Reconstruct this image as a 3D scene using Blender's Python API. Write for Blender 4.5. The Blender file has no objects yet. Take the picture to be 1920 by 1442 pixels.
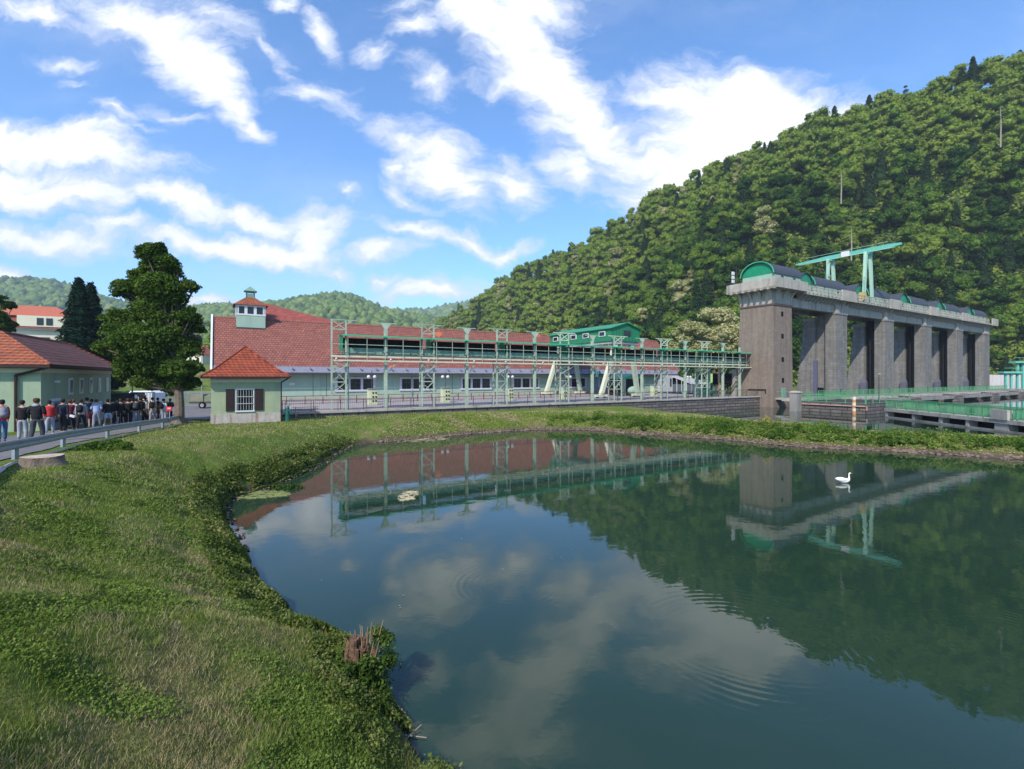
import bpy, bmesh, math, random
import numpy as np
from mathutils import Vector, Matrix, noise as mnoise
R = math.radians
random.seed(7)
rng = np.random.default_rng(11)
sc = bpy.context.scene
COL = sc.collection

# ------------------------------------------------------------------ camera
EYE = 4.6                      # the eye is 4.6 m above the water; z = 0 is the eye, water at -4.6
WATER = -4.6
cam_d = bpy.data.cameras.new('camera'); cam = bpy.data.objects.new('camera', cam_d); COL.objects.link(cam)
cam_d.sensor_width = 36; cam_d.lens = 36 * 900 / 1920; cam_d.shift_y = -14 / 1920
cam_d.clip_start = 0.05; cam_d.clip_end = 9000
cam.location = (0, 0, 0); cam.rotation_euler = (R(90), 0, 0)
sc.camera = cam
sc.view_settings.view_transform = 'Standard'; sc.view_settings.look = 'None'
sc.view_settings.exposure = 0.60; sc.view_settings.gamma = 1
sc.cycles.max_bounces = 6; sc.cycles.diffuse_bounces = 2; sc.cycles.glossy_bounces = 3
sc.cycles.transmission_bounces = 4; sc.cycles.transparent_max_bounces = 6; sc.cycles.volume_bounces = 0

# ------------------------------------------------------------------ node helpers
class NT:
    def __init__(s, tree): s.t = tree; s.n = tree.nodes; s.l = tree.links
    def new(s, typ, **kw):
        n = s.n.new(typ)
        for k, v in kw.items(): setattr(n, k, v)
        return n
    def put(s, sock, v):
        if hasattr(v, 'is_output') or isinstance(v, bpy.types.NodeSocket): s.l.new(v, sock)
        else: sock.default_value = v
    def math(s, op, a, b=0.0, c=None, clamp=False):
        n = s.new('ShaderNodeMath', operation=op); n.use_clamp = clamp
        s.put(n.inputs[0], a); s.put(n.inputs[1], b)
        if c is not None: s.put(n.inputs[2], c)
        return n.outputs[0]
    def vmath(s, op, a, b=None, sc_=None):
        n = s.new('ShaderNodeVectorMath', operation=op); s.put(n.inputs[0], a)
        if b is not None: s.put(n.inputs[1], b)
        if sc_ is not None: s.put(n.inputs[3], sc_)
        return n
    def noise(s, vec, scale, detail=3, rough=0.5, dist=0.0):
        n = s.new('ShaderNodeTexNoise'); s.put(n.inputs['Vector'], vec)
        n.inputs['Scale'].default_value = scale; n.inputs['Detail'].default_value = detail
        n.inputs['Roughness'].default_value = rough; n.inputs['Distortion'].default_value = dist
        return n
    def ramp(s, fac, stops, interp='LINEAR'):
        n = s.new('ShaderNodeValToRGB'); s.put(n.inputs[0], fac); e = n.color_ramp.elements
        n.color_ramp.interpolation = interp
        while len(e) < len(stops): e.new(0.5)
        for i, (p, c) in enumerate(stops):
            e[i].position = p; e[i].color = (*c, 1) if len(c) == 3 else c
        return n.outputs[0]
    def mix(s, fac, a, b, blend='MIX'):
        n = s.new('ShaderNodeMix', data_type='RGBA', blend_type=blend)
        s.put(n.inputs[0], fac); s.put(n.inputs[6], a if not isinstance(a, tuple) else (*a[:3], 1)); s.put(n.inputs[7], b if not isinstance(b, tuple) else (*b[:3], 1))
        return n.outputs[2]
    def smooth(s, v, a, b):
        n = s.new('ShaderNodeMapRange', interpolation_type='SMOOTHSTEP'); s.put(n.inputs[0], v)
        n.inputs[1].default_value = a; n.inputs[2].default_value = b
        return n.outputs[0]

# ------------------------------------------------------------------ world: sky and clouds
SUN_EL = 42; SUN_AZ = math.atan2(-0.40, -0.92)
w = bpy.data.worlds.new('World'); sc.world = w; w.use_nodes = True
n = NT(w.node_tree); n.n.clear()
sky = n.new('ShaderNodeTexSky', sky_type='NISHITA'); sky.sun_disc = False
sky.sun_elevation = R(SUN_EL); sky.sun_rotation = SUN_AZ % (2 * math.pi)
sky.altitude = 300; sky.air_density = 1.0; sky.dust_density = 0.6; sky.ozone_density = 2.0
tc = n.new('ShaderNodeTexCoord')
sep = n.new('ShaderNodeSeparateXYZ'); n.l.new(tc.outputs['Generated'], sep.inputs[0])
dx, dy, dz = sep.outputs
dyc = n.math('MAXIMUM', n.math('ABSOLUTE', dy), 0.12)
cmb = n.new('ShaderNodeCombineXYZ'); n.put(cmb.inputs[0], n.math('DIVIDE', dx, dyc)); n.put(cmb.inputs[1], n.math('DIVIDE', dz, dyc))
P = cmb.outputs[0]
wn = n.noise(P, 3.2, 5, 0.6)
wv = n.vmath('SCALE', n.vmath('SUBTRACT', wn.outputs['Color'], (0.5, 0.5, 0.5)).outputs[0], sc_=0.20).outputs[0]
PW = n.vmath('ADD', P, wv).outputs[0]
clouds = [ # direction of each cloud: azimuth px, elevation px, half length, half height, slope, weight
 (60,262,260,52,9,1.3),(170,292,190,34,10,1.3),(30,320,150,34,4,1.2),(110,358,210,40,5,1.2),(330,385,190,36,13,1.15),(480,418,130,34,16,1.1),(590,445,85,55,30,1.0),
 (500,470,190,30,6,1.2),(350,455,130,26,5,1.0),(720,480,85,26,-6,.9),(80,442,140,30,8,1.1),(200,425,90,20,5,.8),(640,505,55,22,20,.8),
 (250,20,170,50,18,1.1),(340,85,130,48,42,1.2),(400,150,95,44,48,1.2),(445,205,75,34,52,1.1),(480,245,45,22,55,.9),(90,12,110,25,10,.9),(400,30,90,35,20,.7),
 (125,100,70,20,8,.8),(150,145,50,13,8,.55),(350,228,70,26,12,.75),(240,215,60,18,20,.6),(300,250,50,14,20,.5),
 (610,42,60,32,60,.85),(500,92,60,16,35,.6),(530,130,40,14,40,.5),(600,185,90,30,15,.55),(545,5,40,20,0,.7),
 (800,150,60,36,30,.8),(700,88,34,22,20,.7),(770,55,50,30,20,.75),(760,10,60,20,0,.6),
 (900,40,110,85,70,1.1),(1000,90,150,80,60,1.0),(1150,330,60,60,50,.6),(960,90,100,80,65,1.1),(1030,160,140,70,48,1.2),(1110,235,150,62,48,1.1),(1080,310,90,50,60,.75),
 (1400,220,250,105,8,1.5),(1330,290,190,110,-20,1.5),(1260,330,110,90,-35,1.3),(1480,180,140,50,22,1.2),(1215,300,80,90,0,1.0),(1000,20,120,50,0,.9),
 (825,315,115,75,28,1.15),(745,265,75,30,30,.8),(730,325,35,32,50,.75),(765,385,75,20,28,.85),(970,350,75,58,40,.95),(870,370,70,50,50,.9),
 (800,448,115,18,8,.9),(880,465,70,20,14,.9),(940,475,60,18,-5,.8),(830,545,120,22,-4,.95),(735,528,40,12,5,.7),(635,372,30,12,25,.6),(15,510,60,22,8,1.0),(400,568,90,14,3,.8),(215,552,60,14,10,.7),
]
acc = None
for cx, cy, rx, ry, ang, wt in clouds:
    m = n.new('ShaderNodeMapping', vector_type='TEXTURE'); n.l.new(PW, m.inputs[0])
    m.inputs[1].default_value = ((cx - 960) / 900, (707 - cy) / 900, 0)
    m.inputs[2].default_value = (0, 0, R(-ang))
    m.inputs[3].default_value = (rx * 1.28 / 900, ry * 1.28 / 900, 1)
    ln = n.vmath('LENGTH', m.outputs[0]).outputs[1]
    v = n.math('MULTIPLY', n.math('SUBTRACT', 1.0, ln), wt)
    acc = v if acc is None else n.math('SMOOTH_MAX', acc, v, 0.12)
acc = n.math('MAXIMUM', acc, -0.25)
st = n.new('ShaderNodeMapping'); n.l.new(PW, st.inputs[0]); st.inputs[2].default_value = (0, 0, R(28)); st.inputs[3].default_value = (4.0, 9.5, 1)
fb = n.noise(st.outputs[0], 1.6, 12, 0.66)
field = n.math('MULTIPLY_ADD', n.math('SUBTRACT', fb.outputs[0], 0.5), 1.9, acc)
front = n.smooth(field, -0.02, 0.80)
back = n.smooth(n.noise(tc.outputs['Generated'], 2.5, 7, 0.6).outputs[0], 0.52, 0.72)
cl = n.mix(n.smooth(dy, 0.02, 0.25), back, front)
veil = n.math('MULTIPLY', n.smooth(n.noise(st.outputs[0], 0.35, 6, 0.6).outputs[0], 0.45, 0.8), 0.30)
cl = n.math('MAXIMUM', cl, veil)
cl = n.math('MULTIPLY', cl, n.smooth(dz, -0.02, 0.03))
skyc = n.mix(1.0, sky.outputs[0], (1.0, 1.46, 1.88), 'MULTIPLY')
skyb = n.vmath('SCALE', skyc, sc_=1.0).outputs[0]
dens = n.smooth(field, 0.35, 1.3)
ccol = n.mix(dens, (5.6, 6.1, 7.4), (9.6, 9.6, 9.9))
final = n.mix(cl, skyb, ccol)
bg = n.new('ShaderNodeBackground'); n.put(bg.inputs[0], final); bg.inputs[1].default_value = 0.10
out = n.new('ShaderNodeOutputWorld'); n.l.new(bg.outputs[0], out.inputs[0])
w.cycles.sampling_method = 'MANUAL'; w.cycles.sample_map_resolution = 512

# ------------------------------------------------------------------ sun
sd = bpy.data.lights.new('sun', 'SUN'); sd.energy = 3.7; sd.angle = R(0.6); sd.color = (1.0, 0.94, 0.84)
sun = bpy.data.objects.new('sun', sd); COL.objects.link(sun)
svec = Vector((math.sin(SUN_AZ) * math.cos(R(SUN_EL)), math.cos(SUN_AZ) * math.cos(R(SUN_EL)), math.sin(R(SUN_EL))))
sun.rotation_euler = svec.to_track_quat('Z', 'Y').to_euler()

# ------------------------------------------------------------------ frames
UA = math.atan2(0.5195, 0.8545)      # the power station's long axis: local x = along it, local y = away from the pond
def UV(t, d, z=0.0): return Vector((0.8545 * t - 0.5195 * d, 0.5195 * t + 0.8545 * d, z))
def PX(x, y, d): return Vector(((x - 960) / 900 * d, d, (707 - y) / 900 * d))
ORG = {}
def tag(o, label=None, cat=None, group=None, kind=None):
    if label: o['label'] = label
    if cat: o['category'] = cat
    if group: o['group'] = group
    if kind: o['kind'] = kind
    return o
def thing(name, label, cat, loc=(0, 0, 0), rot=0.0, group=None, org=None):
    o = bpy.data.objects.new(name, None); o.empty_display_size = 0.3; COL.objects.link(o)
    o.location = loc; o.rotation_euler = (0, 0, rot); ORG[o.name] = Vector(org) if org is not None else Vector((0, 0, 0))
    return tag(o, label, cat, group)
def uvthing(name, label, cat, t, d, z, group=None):
    return thing(name, label, cat, UV(t, d, z), UA, group, org=(t, d, z))
def link(name, me, parent=None):
    o = bpy.data.objects.new(name, me); COL.objects.link(o)
    if parent is not None: o.parent = parent
    return o
def copy_tree(o, parent=None):
    c = o.copy(); COL.objects.link(c)
    if parent is not None: c.parent = parent
    if o.name in ORG: ORG[c.name] = ORG[o.name]
    for ch in list(o.children): copy_tree(ch, c)
    return c

class MB:
    def __init__(s): s.v = []; s.f = []; s.m = []; s.cur = 0
    def add(s, vs, fs):
        k = len(s.v); s.v += [tuple(a) for a in vs]; s.f += [tuple(i + k for i in f) for f in fs]; s.m += [s.cur] * len(fs); return s
    def box(s, x0, x1, y0, y1, z0, z1):
        return s.add([(x0,y0,z0),(x1,y0,z0),(x1,y1,z0),(x0,y1,z0),(x0,y0,z1),(x1,y0,z1),(x1,y1,z1),(x0,y1,z1)],
                     [(0,3,2,1),(4,5,6,7),(0,1,5,4),(1,2,6,5),(2,3,7,6),(3,0,4,7)])
    def poly(s, pts): return s.add(pts, [tuple(range(len(pts)))])
    def prism(s, pts, ext):                 # closed polygon extruded by a vector
        k = len(pts); e = Vector(ext); a = [Vector(p) for p in pts]
        return s.add(a + [p + e for p in a], [tuple(range(k))[::-1], tuple(range(k, 2 * k))] + [(i, (i + 1) % k, (i + 1) % k + k, i + k) for i in range(k)])
    def frustum(s, a, b):                   # two quads of four points each
        return s.add(list(a) + list(b), [(0,3,2,1),(4,5,6,7),(0,1,5,4),(1,2,6,5),(2,3,7,6),(3,0,4,7)])
    def tube(s, p, q, r, r2=None, k=8, cap=True):
        p = Vector(p); q = Vector(q); r2 = r if r2 is None else r2; d = (q - p)
        if d.length < 1e-6: return s
        d.normalize(); a = d.orthogonal().normalized(); b = d.cross(a)
        vs = []
        for c, rr in ((p, r), (q, r2)):
            for i in range(k):
                an = 2 * math.pi * i / k; vs.append(c + (a * math.cos(an) + b * math.sin(an)) * rr)
        fs = [(i, (i + 1) % k, (i + 1) % k + k, i + k) for i in range(k)]
        if cap: fs += [tuple(range(k))[::-1], tuple(range(k, 2 * k))]
        return s.add(vs, fs)
    def bar(s, p, q, w, h=None):            # square bar
        p = Vector(p); q = Vector(q); h = h or w; d = (q - p).normalized()
        up = Vector((0, 0, 1)) if abs(d.z) < 0.95 else Vector((0, 1, 0))
        a = d.cross(up).normalized() * w / 2; b = a.cross(d).normalized() * h / 2
        return s.frustum([p - a - b, p + a - b, p + a + b, p - a + b], [q - a - b, q + a - b, q + a + b, q - a + b])
    def path(s, pts, r, k=6):
        for a, b in zip(pts[:-1], pts[1:]): s.tube(a, b, r, k=k)
        return s
    def sphere(s, c, r, seg=12, rings=8, sx=1, sy=1, sz=1):
        vs = []; fs = []
        for i in range(rings + 1):
            th = math.pi * i / rings
            for j in range(seg):
                ph = 2 * math.pi * j / seg
                vs.append((c[0] + r * sx * math.sin(th) * math.cos(ph), c[1] + r * sy * math.sin(th) * math.sin(ph), c[2] + r * sz * math.cos(th)))
        for i in range(rings):
            for j in range(seg): fs.append((i * seg + j, (i + 1) * seg + j, (i + 1) * seg + (j + 1) % seg, i * seg + (j + 1) % seg))
        return s.add(vs, fs)
    def build(s, name, mats, parent=None, loc=None, rot=0.0, smooth=False, bevel=0, org=None):
        me = bpy.data.meshes.new(name)
        off = ORG.get(parent.name, Vector((0, 0, 0))) if parent is not None else (Vector(org) if org is not None else Vector((0, 0, 0)))
        me.from_pydata([(x - off.x, y - off.y, z - off.z) for x, y, z in s.v], [], s.f)
        for m in (mats if isinstance(mats, (list, tuple)) else [mats]): me.materials.append(m)
        me.polygons.foreach_set('material_index', s.m)
        if smooth: me.polygons.foreach_set('use_smooth', [True] * len(me.polygons))
        bm = bmesh.new(); bm.from_mesh(me); bmesh.ops.recalc_face_normals(bm, faces=bm.faces); bm.to_mesh(me); bm.free()
        me.update()
        o = link(name, me, parent)
        ORG[o.name] = off
        if parent is None:
            if loc is not None: o.location = loc
            o.rotation_euler = (0, 0, rot)
        if bevel:
            b = o.modifiers.new('bevel', 'BEVEL'); b.width = bevel; b.segments = 2; b.limit_method = 'ANGLE'
        return o
    def uvbuild(s, name, mats, t, d, z, **kw):   # a one-mesh thing in the power station's frame
        return s.build(name, mats, None, loc=UV(t, d, z), rot=UA, org=(t, d, z), **kw)

def np_mesh(name, V, F, mats, smooth=False):
    V = np.ascontiguousarray(V, dtype=np.float32); F = np.ascontiguousarray(F, dtype=np.int32); k = F.shape[1]
    me = bpy.data.meshes.new(name)
    me.vertices.add(len(V)); me.vertices.foreach_set('co', V.ravel())
    me.loops.add(F.size); me.loops.foreach_set('vertex_index', F.ravel())
    me.polygons.add(len(F)); me.polygons.foreach_set('loop_start', np.arange(0, F.size, k, dtype=np.int32))
    me.polygons.foreach_set('loop_total', np.full(len(F), k, dtype=np.int32))
    if smooth: me.polygons.foreach_set('use_smooth', np.ones(len(F), dtype=bool))
    for m in (mats if isinstance(mats, (list, tuple)) else [mats]): me.materials.append(m)
    me.update(calc_edges=True); return me

# ------------------------------------------------------------------ materials
def principled(name):
    m = bpy.data.materials.new(name); m.use_nodes = True; t = NT(m.node_tree); return m, t, t.n['Principled BSDF']
def M(name, c, rough=0.8, var=0.15, scale=3.0, metal=0.0, bump=0.0, bscale=None, dirt=None, dscale=0.4, spec=0.3):
    m, t, b = principled(name)
    co = t.new('ShaderNodeTexCoord').outputs['Object']
    nz = t.noise(co, scale, 5, 0.6)
    lo = tuple(x * (1 - var) for x in c); hi = tuple(min(1, x * (1 + var)) for x in c)
    col = t.ramp(nz.outputs[0], [(0.3, lo), (0.7, hi)])
    if dirt is not None:
        mp = t.new('ShaderNodeMapping'); t.l.new(co, mp.inputs[0]); mp.inputs[3].default_value = (2.0, 2.0, 0.22)
        col = t.mix(t.smooth(t.noise(mp.outputs[0], dscale, 6, 0.65).outputs[0], 0.48, 0.72), col, dirt)
    t.put(b.inputs['Base Color'], col); b.inputs['Roughness'].default_value = rough; b.inputs['Metallic'].default_value = metal
    b.inputs['Specular IOR Level'].default_value = spec
    if bump:
        bp = t.new('ShaderNodeBump'); bp.inputs['Strength'].default_value = bump; bp.inputs['Distance'].default_value = 0.05
        t.put(bp.inputs['Height'], t.noise(co, bscale or scale * 6, 4, 0.6).outputs[0]); t.l.new(bp.outputs[0], b.inputs['Normal'])
    return m
def brickmat(name, c1, c2, mortar, bw, bh, rough=0.85, msize=0.02, axes='xz', patch=None, pscale=0.25, kz=1.0, bump=0.5, stain=None):
    m, t, b = principled(name)
    co = t.new('ShaderNodeTexCoord').outputs['Object']; s = t.new('ShaderNodeSeparateXYZ'); t.l.new(co, s.inputs[0])
    hx = s.outputs[0] if axes == 'xz' else t.math('ADD', s.outputs[0], s.outputs[1])
    cb = t.new('ShaderNodeCombineXYZ'); t.put(cb.inputs[0], hx); t.put(cb.inputs[1], t.math('MULTIPLY', s.outputs[2], kz))
    br = t.new('ShaderNodeTexBrick'); t.l.new(cb.outputs[0], br.inputs[0]); br.inputs['Scale'].default_value = 1.0
    br.inputs['Brick Width'].default_value = bw; br.inputs['Row Height'].default_value = bh; br.inputs['Mortar Size'].default_value = msize
    br.inputs['Mortar Smooth'].default_value = 0.3; br.inputs['Bias'].default_value = 0.0
    br.inputs['Color1'].default_value = (*c1, 1); br.inputs['Color2'].default_value = (*c2, 1); br.inputs['Mortar'].default_value = (*mortar, 1)
    col = br.outputs[0]
    nz = t.noise(co, 1.3, 6, 0.65)
    col = t.mix(0.55, col, t.ramp(nz.outputs[0], [(0.3, (0.45, 0.45, 0.45)), (0.7, (1.0, 1.0, 1.0))]), 'MULTIPLY') if stain is None else t.mix(t.smooth(nz.outputs[0], 0.45, 0.75), col, stain)
    mp = t.new('ShaderNodeMapping'); t.l.new(co, mp.inputs[0]); mp.inputs[3].default_value = (1.6, 1.6, 0.10)
    col = t.mix(0.5 if axes != 'xz' else 0.2, col, t.ramp(t.noise(mp.outputs[0], 1.2, 6, 0.65).outputs[0], [(0.35, (0.45, 0.43, 0.42)), (0.6, (1.0, 1.0, 1.0))]), 'MULTIPLY')
    if patch is not None:
        br2 = t.new('ShaderNodeTexBrick'); t.l.new(cb.outputs[0], br2.inputs[0]); br2.inputs['Scale'].default_value = 1.0
        br2.inputs['Brick Width'].default_value = bw * 5; br2.inputs['Row Height'].default_value = bh * 4; br2.inputs['Mortar Size'].default_value = 0
        br2.inputs['Color1'].default_value = (0, 0, 0, 1); br2.inputs['Color2'].default_value = (1, 1, 1, 1)
        f = t.math('MULTIPLY', t.smooth(t.noise(co, pscale, 3, 0.5).outputs[0], 0.66, 0.70), t.smooth(br2.outputs[0], 0.35, 0.45))
        col = t.mix(f, col, patch)
    t.put(b.inputs['Base Color'], col); b.inputs['Roughness'].default_value = rough; b.inputs['Specular IOR Level'].default_value = 0.25
    if bump:
        bp = t.new('ShaderNodeBump'); bp.inputs['Strength'].default_value = bump; bp.inputs['Distance'].default_value = 0.04
        t.put(bp.inputs['Height'], t.math('SUBTRACT', t.noise(co, 12, 3).outputs[0], t.math('MULTIPLY', br.outputs['Fac'], 1.2))); t.l.new(bp.outputs[0], b.inputs['Normal'])
    return m
def leafmat(name, dark, light, scale=0.6, objvar=0.25, trans=0.3, third=None, nw=0.75):
    m = bpy.data.materials.new(name); m.use_nodes = True; t = NT(m.node_tree); t.n.clear()
    co = t.new('ShaderNodeTexCoord').outputs['Object']; g = t.new('ShaderNodeNewGeometry'); oi = t.new('ShaderNodeObjectInfo')
    f = t.math('ADD', t.math('MULTIPLY', g.outputs['Random Per Island'], 0.55), t.math('ADD', t.math('MULTIPLY', t.math('SUBTRACT', t.noise(co, scale, 3).outputs[0], 0.5), nw), 0.375))
    f = t.math('ADD', f, t.math('MULTIPLY', t.math('SUBTRACT', oi.outputs['Random'], 0.5), objvar * 2))
    col = t.ramp(f, [(0.25, dark), (0.95, light)] if third is None else [(0.25, dark), (0.75, light), (1.0, third)])
    d = t.new('ShaderNodeBsdfDiffuse'); t.put(d.inputs[0], col)
    tr = t.new('ShaderNodeBsdfTranslucent'); t.put(tr.inputs[0], t.mix(1.0, col, (1.3, 1.35, 0.6), 'MULTIPLY'))
    mx = t.new('ShaderNodeMixShader'); mx.inputs[0].default_value = trans; t.l.new(d.outputs[0], mx.inputs[1]); t.l.new(tr.outputs[0], mx.inputs[2])
    o = t.new('ShaderNodeOutputMaterial'); t.l.new(mx.outputs[0], o.inputs[0]); return m
def glassmat(name='dark window glass', c=(0.012, 0.015, 0.018), rough=0.08):
    m, t, b = principled(name); b.inputs['Base Color'].default_value = (*c, 1); b.inputs['Roughness'].default_value = rough
    b.inputs['Specular IOR Level'].default_value = 0.5; return m

m_glass = glassmat()
m_walllight = M('pale green render', (0.30, 0.375, 0.25), var=0.08, scale=1.2, bump=0.25, bscale=25, dirt=(0.25, 0.31, 0.21))
m_hallwall = M('mint green render', (0.31, 0.42, 0.33), var=0.06, scale=0.8, dirt=(0.25, 0.35, 0.28))
m_hut = M('green hut render', (0.33, 0.37, 0.225), var=0.08, scale=1.5, bump=0.3, bscale=30, dirt=(0.25, 0.31, 0.21))
m_white = M('white paint', (0.62, 0.62, 0.62), rough=0.6, var=0.06)
m_cream = M('cream render', (0.62, 0.58, 0.45), var=0.05)
m_lilac = M('pale lilac window surround', (0.50, 0.49, 0.54), var=0.05)
m_plinth = M('stained plinth', (0.42, 0.37, 0.33), var=0.2, scale=2, dirt=(0.26, 0.12, 0.08), dscale=1.2)
m_dark = M('dark brown paint', (0.035, 0.02, 0.018), rough=0.6)
m_black = M('black and painted void shade', (0.008, 0.008, 0.009), rough=0.9, spec=0.1)  # also stands in for shade in openings, slots and recesses
m_rust = M('red brown paint', (0.17, 0.035, 0.025), rough=0.7)
m_rooft = brickmat('faded plum clay roof tiles', (0.39, 0.14, 0.10), (0.30, 0.105, 0.08), (0.15, 0.062, 0.052), 0.42, 0.30, msize=0.045, patch=(0.46, 0.13, 0.06), pscale=0.30)
m_roofr = brickmat('bright red clay tiles', (0.46, 0.10, 0.045), (0.38, 0.08, 0.04), (0.14, 0.035, 0.02), 0.30, 0.19, msize=0.03, axes='xyz')
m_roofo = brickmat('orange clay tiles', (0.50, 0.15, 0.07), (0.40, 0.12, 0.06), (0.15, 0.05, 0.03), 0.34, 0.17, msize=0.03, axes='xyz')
m_roofp = brickmat('shade-toned mauve roof tiles', (0.26, 0.11, 0.09), (0.20, 0.08, 0.07), (0.11, 0.05, 0.05), 0.5, 0.2, msize=0.04, axes='xyz')  # mauve slope is the same roof with its shade put into the colour
m_roofred = M('deep red sheet roof', (0.25, 0.055, 0.04), var=0.25, scale=1.2, dirt=(0.33, 0.12, 0.085), dscale=0.8)
m_lead = M('lead flashing', (0.20, 0.20, 0.245), rough=0.55, var=0.25, scale=5)
m_steel = M('pale green painted steel', (0.36, 0.43, 0.33), rough=0.5, var=0.14, scale=2, dirt=(0.25, 0.28, 0.21), dscale=1.0)
m_steeld = M('sage green steel plate', (0.17, 0.29, 0.22), rough=0.5, var=0.15, scale=2)
m_creams = M('cream painted steel', (0.56, 0.57, 0.42), rough=0.5, var=0.10, scale=2)
m_emerald = M('emerald green sheet metal', (0.006, 0.22, 0.10), rough=0.45, var=0.12, scale=1.5, spec=0.4)
m_emerald2 = M('bright green edge paint', (0.05, 0.40, 0.22), rough=0.5, var=0.1)
m_railg = M('green railing paint', (0.09, 0.30, 0.14), rough=0.5, var=0.1)
m_teal = M('teal painted steel', (0.12, 0.42, 0.34), rough=0.45, var=0.1)
m_palet = M('pale mint painted steel', (0.36, 0.55, 0.42), rough=0.5, var=0.08)
m_iron = M('dark iron', (0.06, 0.055, 0.055), rough=0.6)
m_galv = M('galvanised steel', (0.27, 0.30, 0.32), rough=0.5, metal=0.3, var=0.15, scale=4)
m_darkbox = M('dark panels and painted shade', (0.016, 0.015, 0.017), rough=0.8, var=0.4, scale=3)  # dark panels, also the painted shade of the pier slots
m_slate = M('dark standing seam roof', (0.055, 0.06, 0.075), rough=0.5, var=0.2, scale=3)
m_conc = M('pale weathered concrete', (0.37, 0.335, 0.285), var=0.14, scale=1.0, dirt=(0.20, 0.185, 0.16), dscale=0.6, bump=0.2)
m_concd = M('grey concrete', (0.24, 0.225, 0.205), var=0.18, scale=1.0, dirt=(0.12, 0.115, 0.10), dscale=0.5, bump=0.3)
m_tower = brickmat('brown brick facing', (0.235, 0.185, 0.145), (0.20, 0.155, 0.125), (0.17, 0.135, 0.11), 0.5, 0.16, msize=0.012, axes='xyz', bump=0.2, stain=(0.25, 0.20, 0.16))
m_pier = brickmat('grey granite blocks', (0.235, 0.225, 0.205), (0.175, 0.165, 0.155), (0.12, 0.115, 0.105), 0.9, 0.42, msize=0.02, axes='xyz', bump=0.3, stain=(0.17, 0.15, 0.125))
m_stone = brickmat('rough quay masonry', (0.24, 0.20, 0.18), (0.15, 0.13, 0.12), (0.07, 0.062, 0.055), 1.3, 0.42, msize=0.06, axes='xyz', bump=0.9)
m_asph = M('old asphalt', (0.15, 0.14, 0.14), var=0.15, scale=2, dirt=(0.21, 0.18, 0.15), dscale=0.12, bump=0.2)
m_bark = M('grey brown bark', (0.16, 0.125, 0.095), var=0.35, scale=6, bump=1.0, bscale=20)
m_cut = M('sawn wood', (0.46, 0.36, 0.27), var=0.15, scale=8, dirt=(0.30, 0.22, 0.16), dscale=3)
# ------------------------------------------------------------------ terrain
def shore_px(lst): return [((x - 960) / 900 * (4140 / (y - 707)), 4140 / (y - 707)) for x, y in lst]
near_bank = shore_px([(800,1442),(760,1380),(722,1330),(706,1290),(700,1240),(640,1205),(600,1198),(545,1165),(500,1120),(470,1080),(450,1040),(420,990),(412,955),(430,935),(500,915),(560,890),(600,870),(630,850),(650,838)])
far_shore = shore_px([(700,830),(800,822),(900,812),(1000,806),(1100,806),(1200,814),(1350,824),(1500,838),(1700,848),(1920,862)])
pond = [(40,-30),(14,-3),(6,2.0),(2.0,4.0),(0.2,5.0)] + near_bank + far_shore + [(34,24),(48,12),(66,-4),(90,-30)]
spit_far = [(23,45),(21.8,40.2),(26,37.2),(32,34.5),(38,31),(52,19),(70,3),(95,-22)]
def uv2(t, d): v = UV(t, d); return (v.x, v.y)
river = [uv2(47, 43.8)] + spit_far[1:] + [(500,-200),(700,100),(420,190),(260,175),uv2(150,75),uv2(72,75),uv2(72,43.8)]
def seg_dist(PX_, PY_, poly):
    d = np.full(PX_.shape, 1e9); ins = np.zeros(PX_.shape, bool); k = len(poly)
    for i in range(k):
        x1, y1 = poly[i]; x2, y2 = poly[(i + 1) % k]; ex, ey = x2 - x1, y2 - y1
        tt = np.clip(((PX_ - x1) * ex + (PY_ - y1) * ey) / (ex * ex + ey * ey + 1e-12), 0, 1)
        d = np.minimum(d, np.hypot(PX_ - x1 - tt * ex, PY_ - y1 - tt * ey))
        if y1 != y2:
            c = ((y1 > PY_) != (y2 > PY_)) & (PX_ < ex * (PY_ - y1) / (ey if ey != 0 else 1e-12) + x1); ins ^= c
    return d, ins
def vnoise(x, y, s, seed=0):
    x = x / s + seed * 17.3; y = y / s - seed * 9.1; xi = np.floor(x).astype(np.int64); yi = np.floor(y).astype(np.int64); fx = x - xi; fy = y - yi
    fx = fx * fx * (3 - 2 * fx); fy = fy * fy * (3 - 2 * fy)
    def h(a, b):
        v = (a * 374761393 + b * 668265263 + seed * 974634) & 0xffffffff; v = ((v ^ (v >> 13)) * 1274126177) & 0xffffffff; return ((v ^ (v >> 16)) & 0xffff) / 65535.0
    return (h(xi, yi) * (1 - fx) + h(xi + 1, yi) * fx) * (1 - fy) + (h(xi, yi + 1) * (1 - fx) + h(xi + 1, yi + 1) * fx) * fy
LAWN = ([-30, -5, 0, 4, 8, 14, 20, 25, 30, 36, 45, 60, 90, 150, 260, 3000], [-1.2, -1.5, -1.6, -1.85, -2.1, -2.45, -2.76, -2.95, -3.2, -3.35, -3.45, -3.5, -3.5, -3.5, -3.5, -3.5])
def sstep(v, a, b): t = np.clip((v - a) / (b - a), 0, 1); return t * t * (3 - 2 * t)
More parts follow.
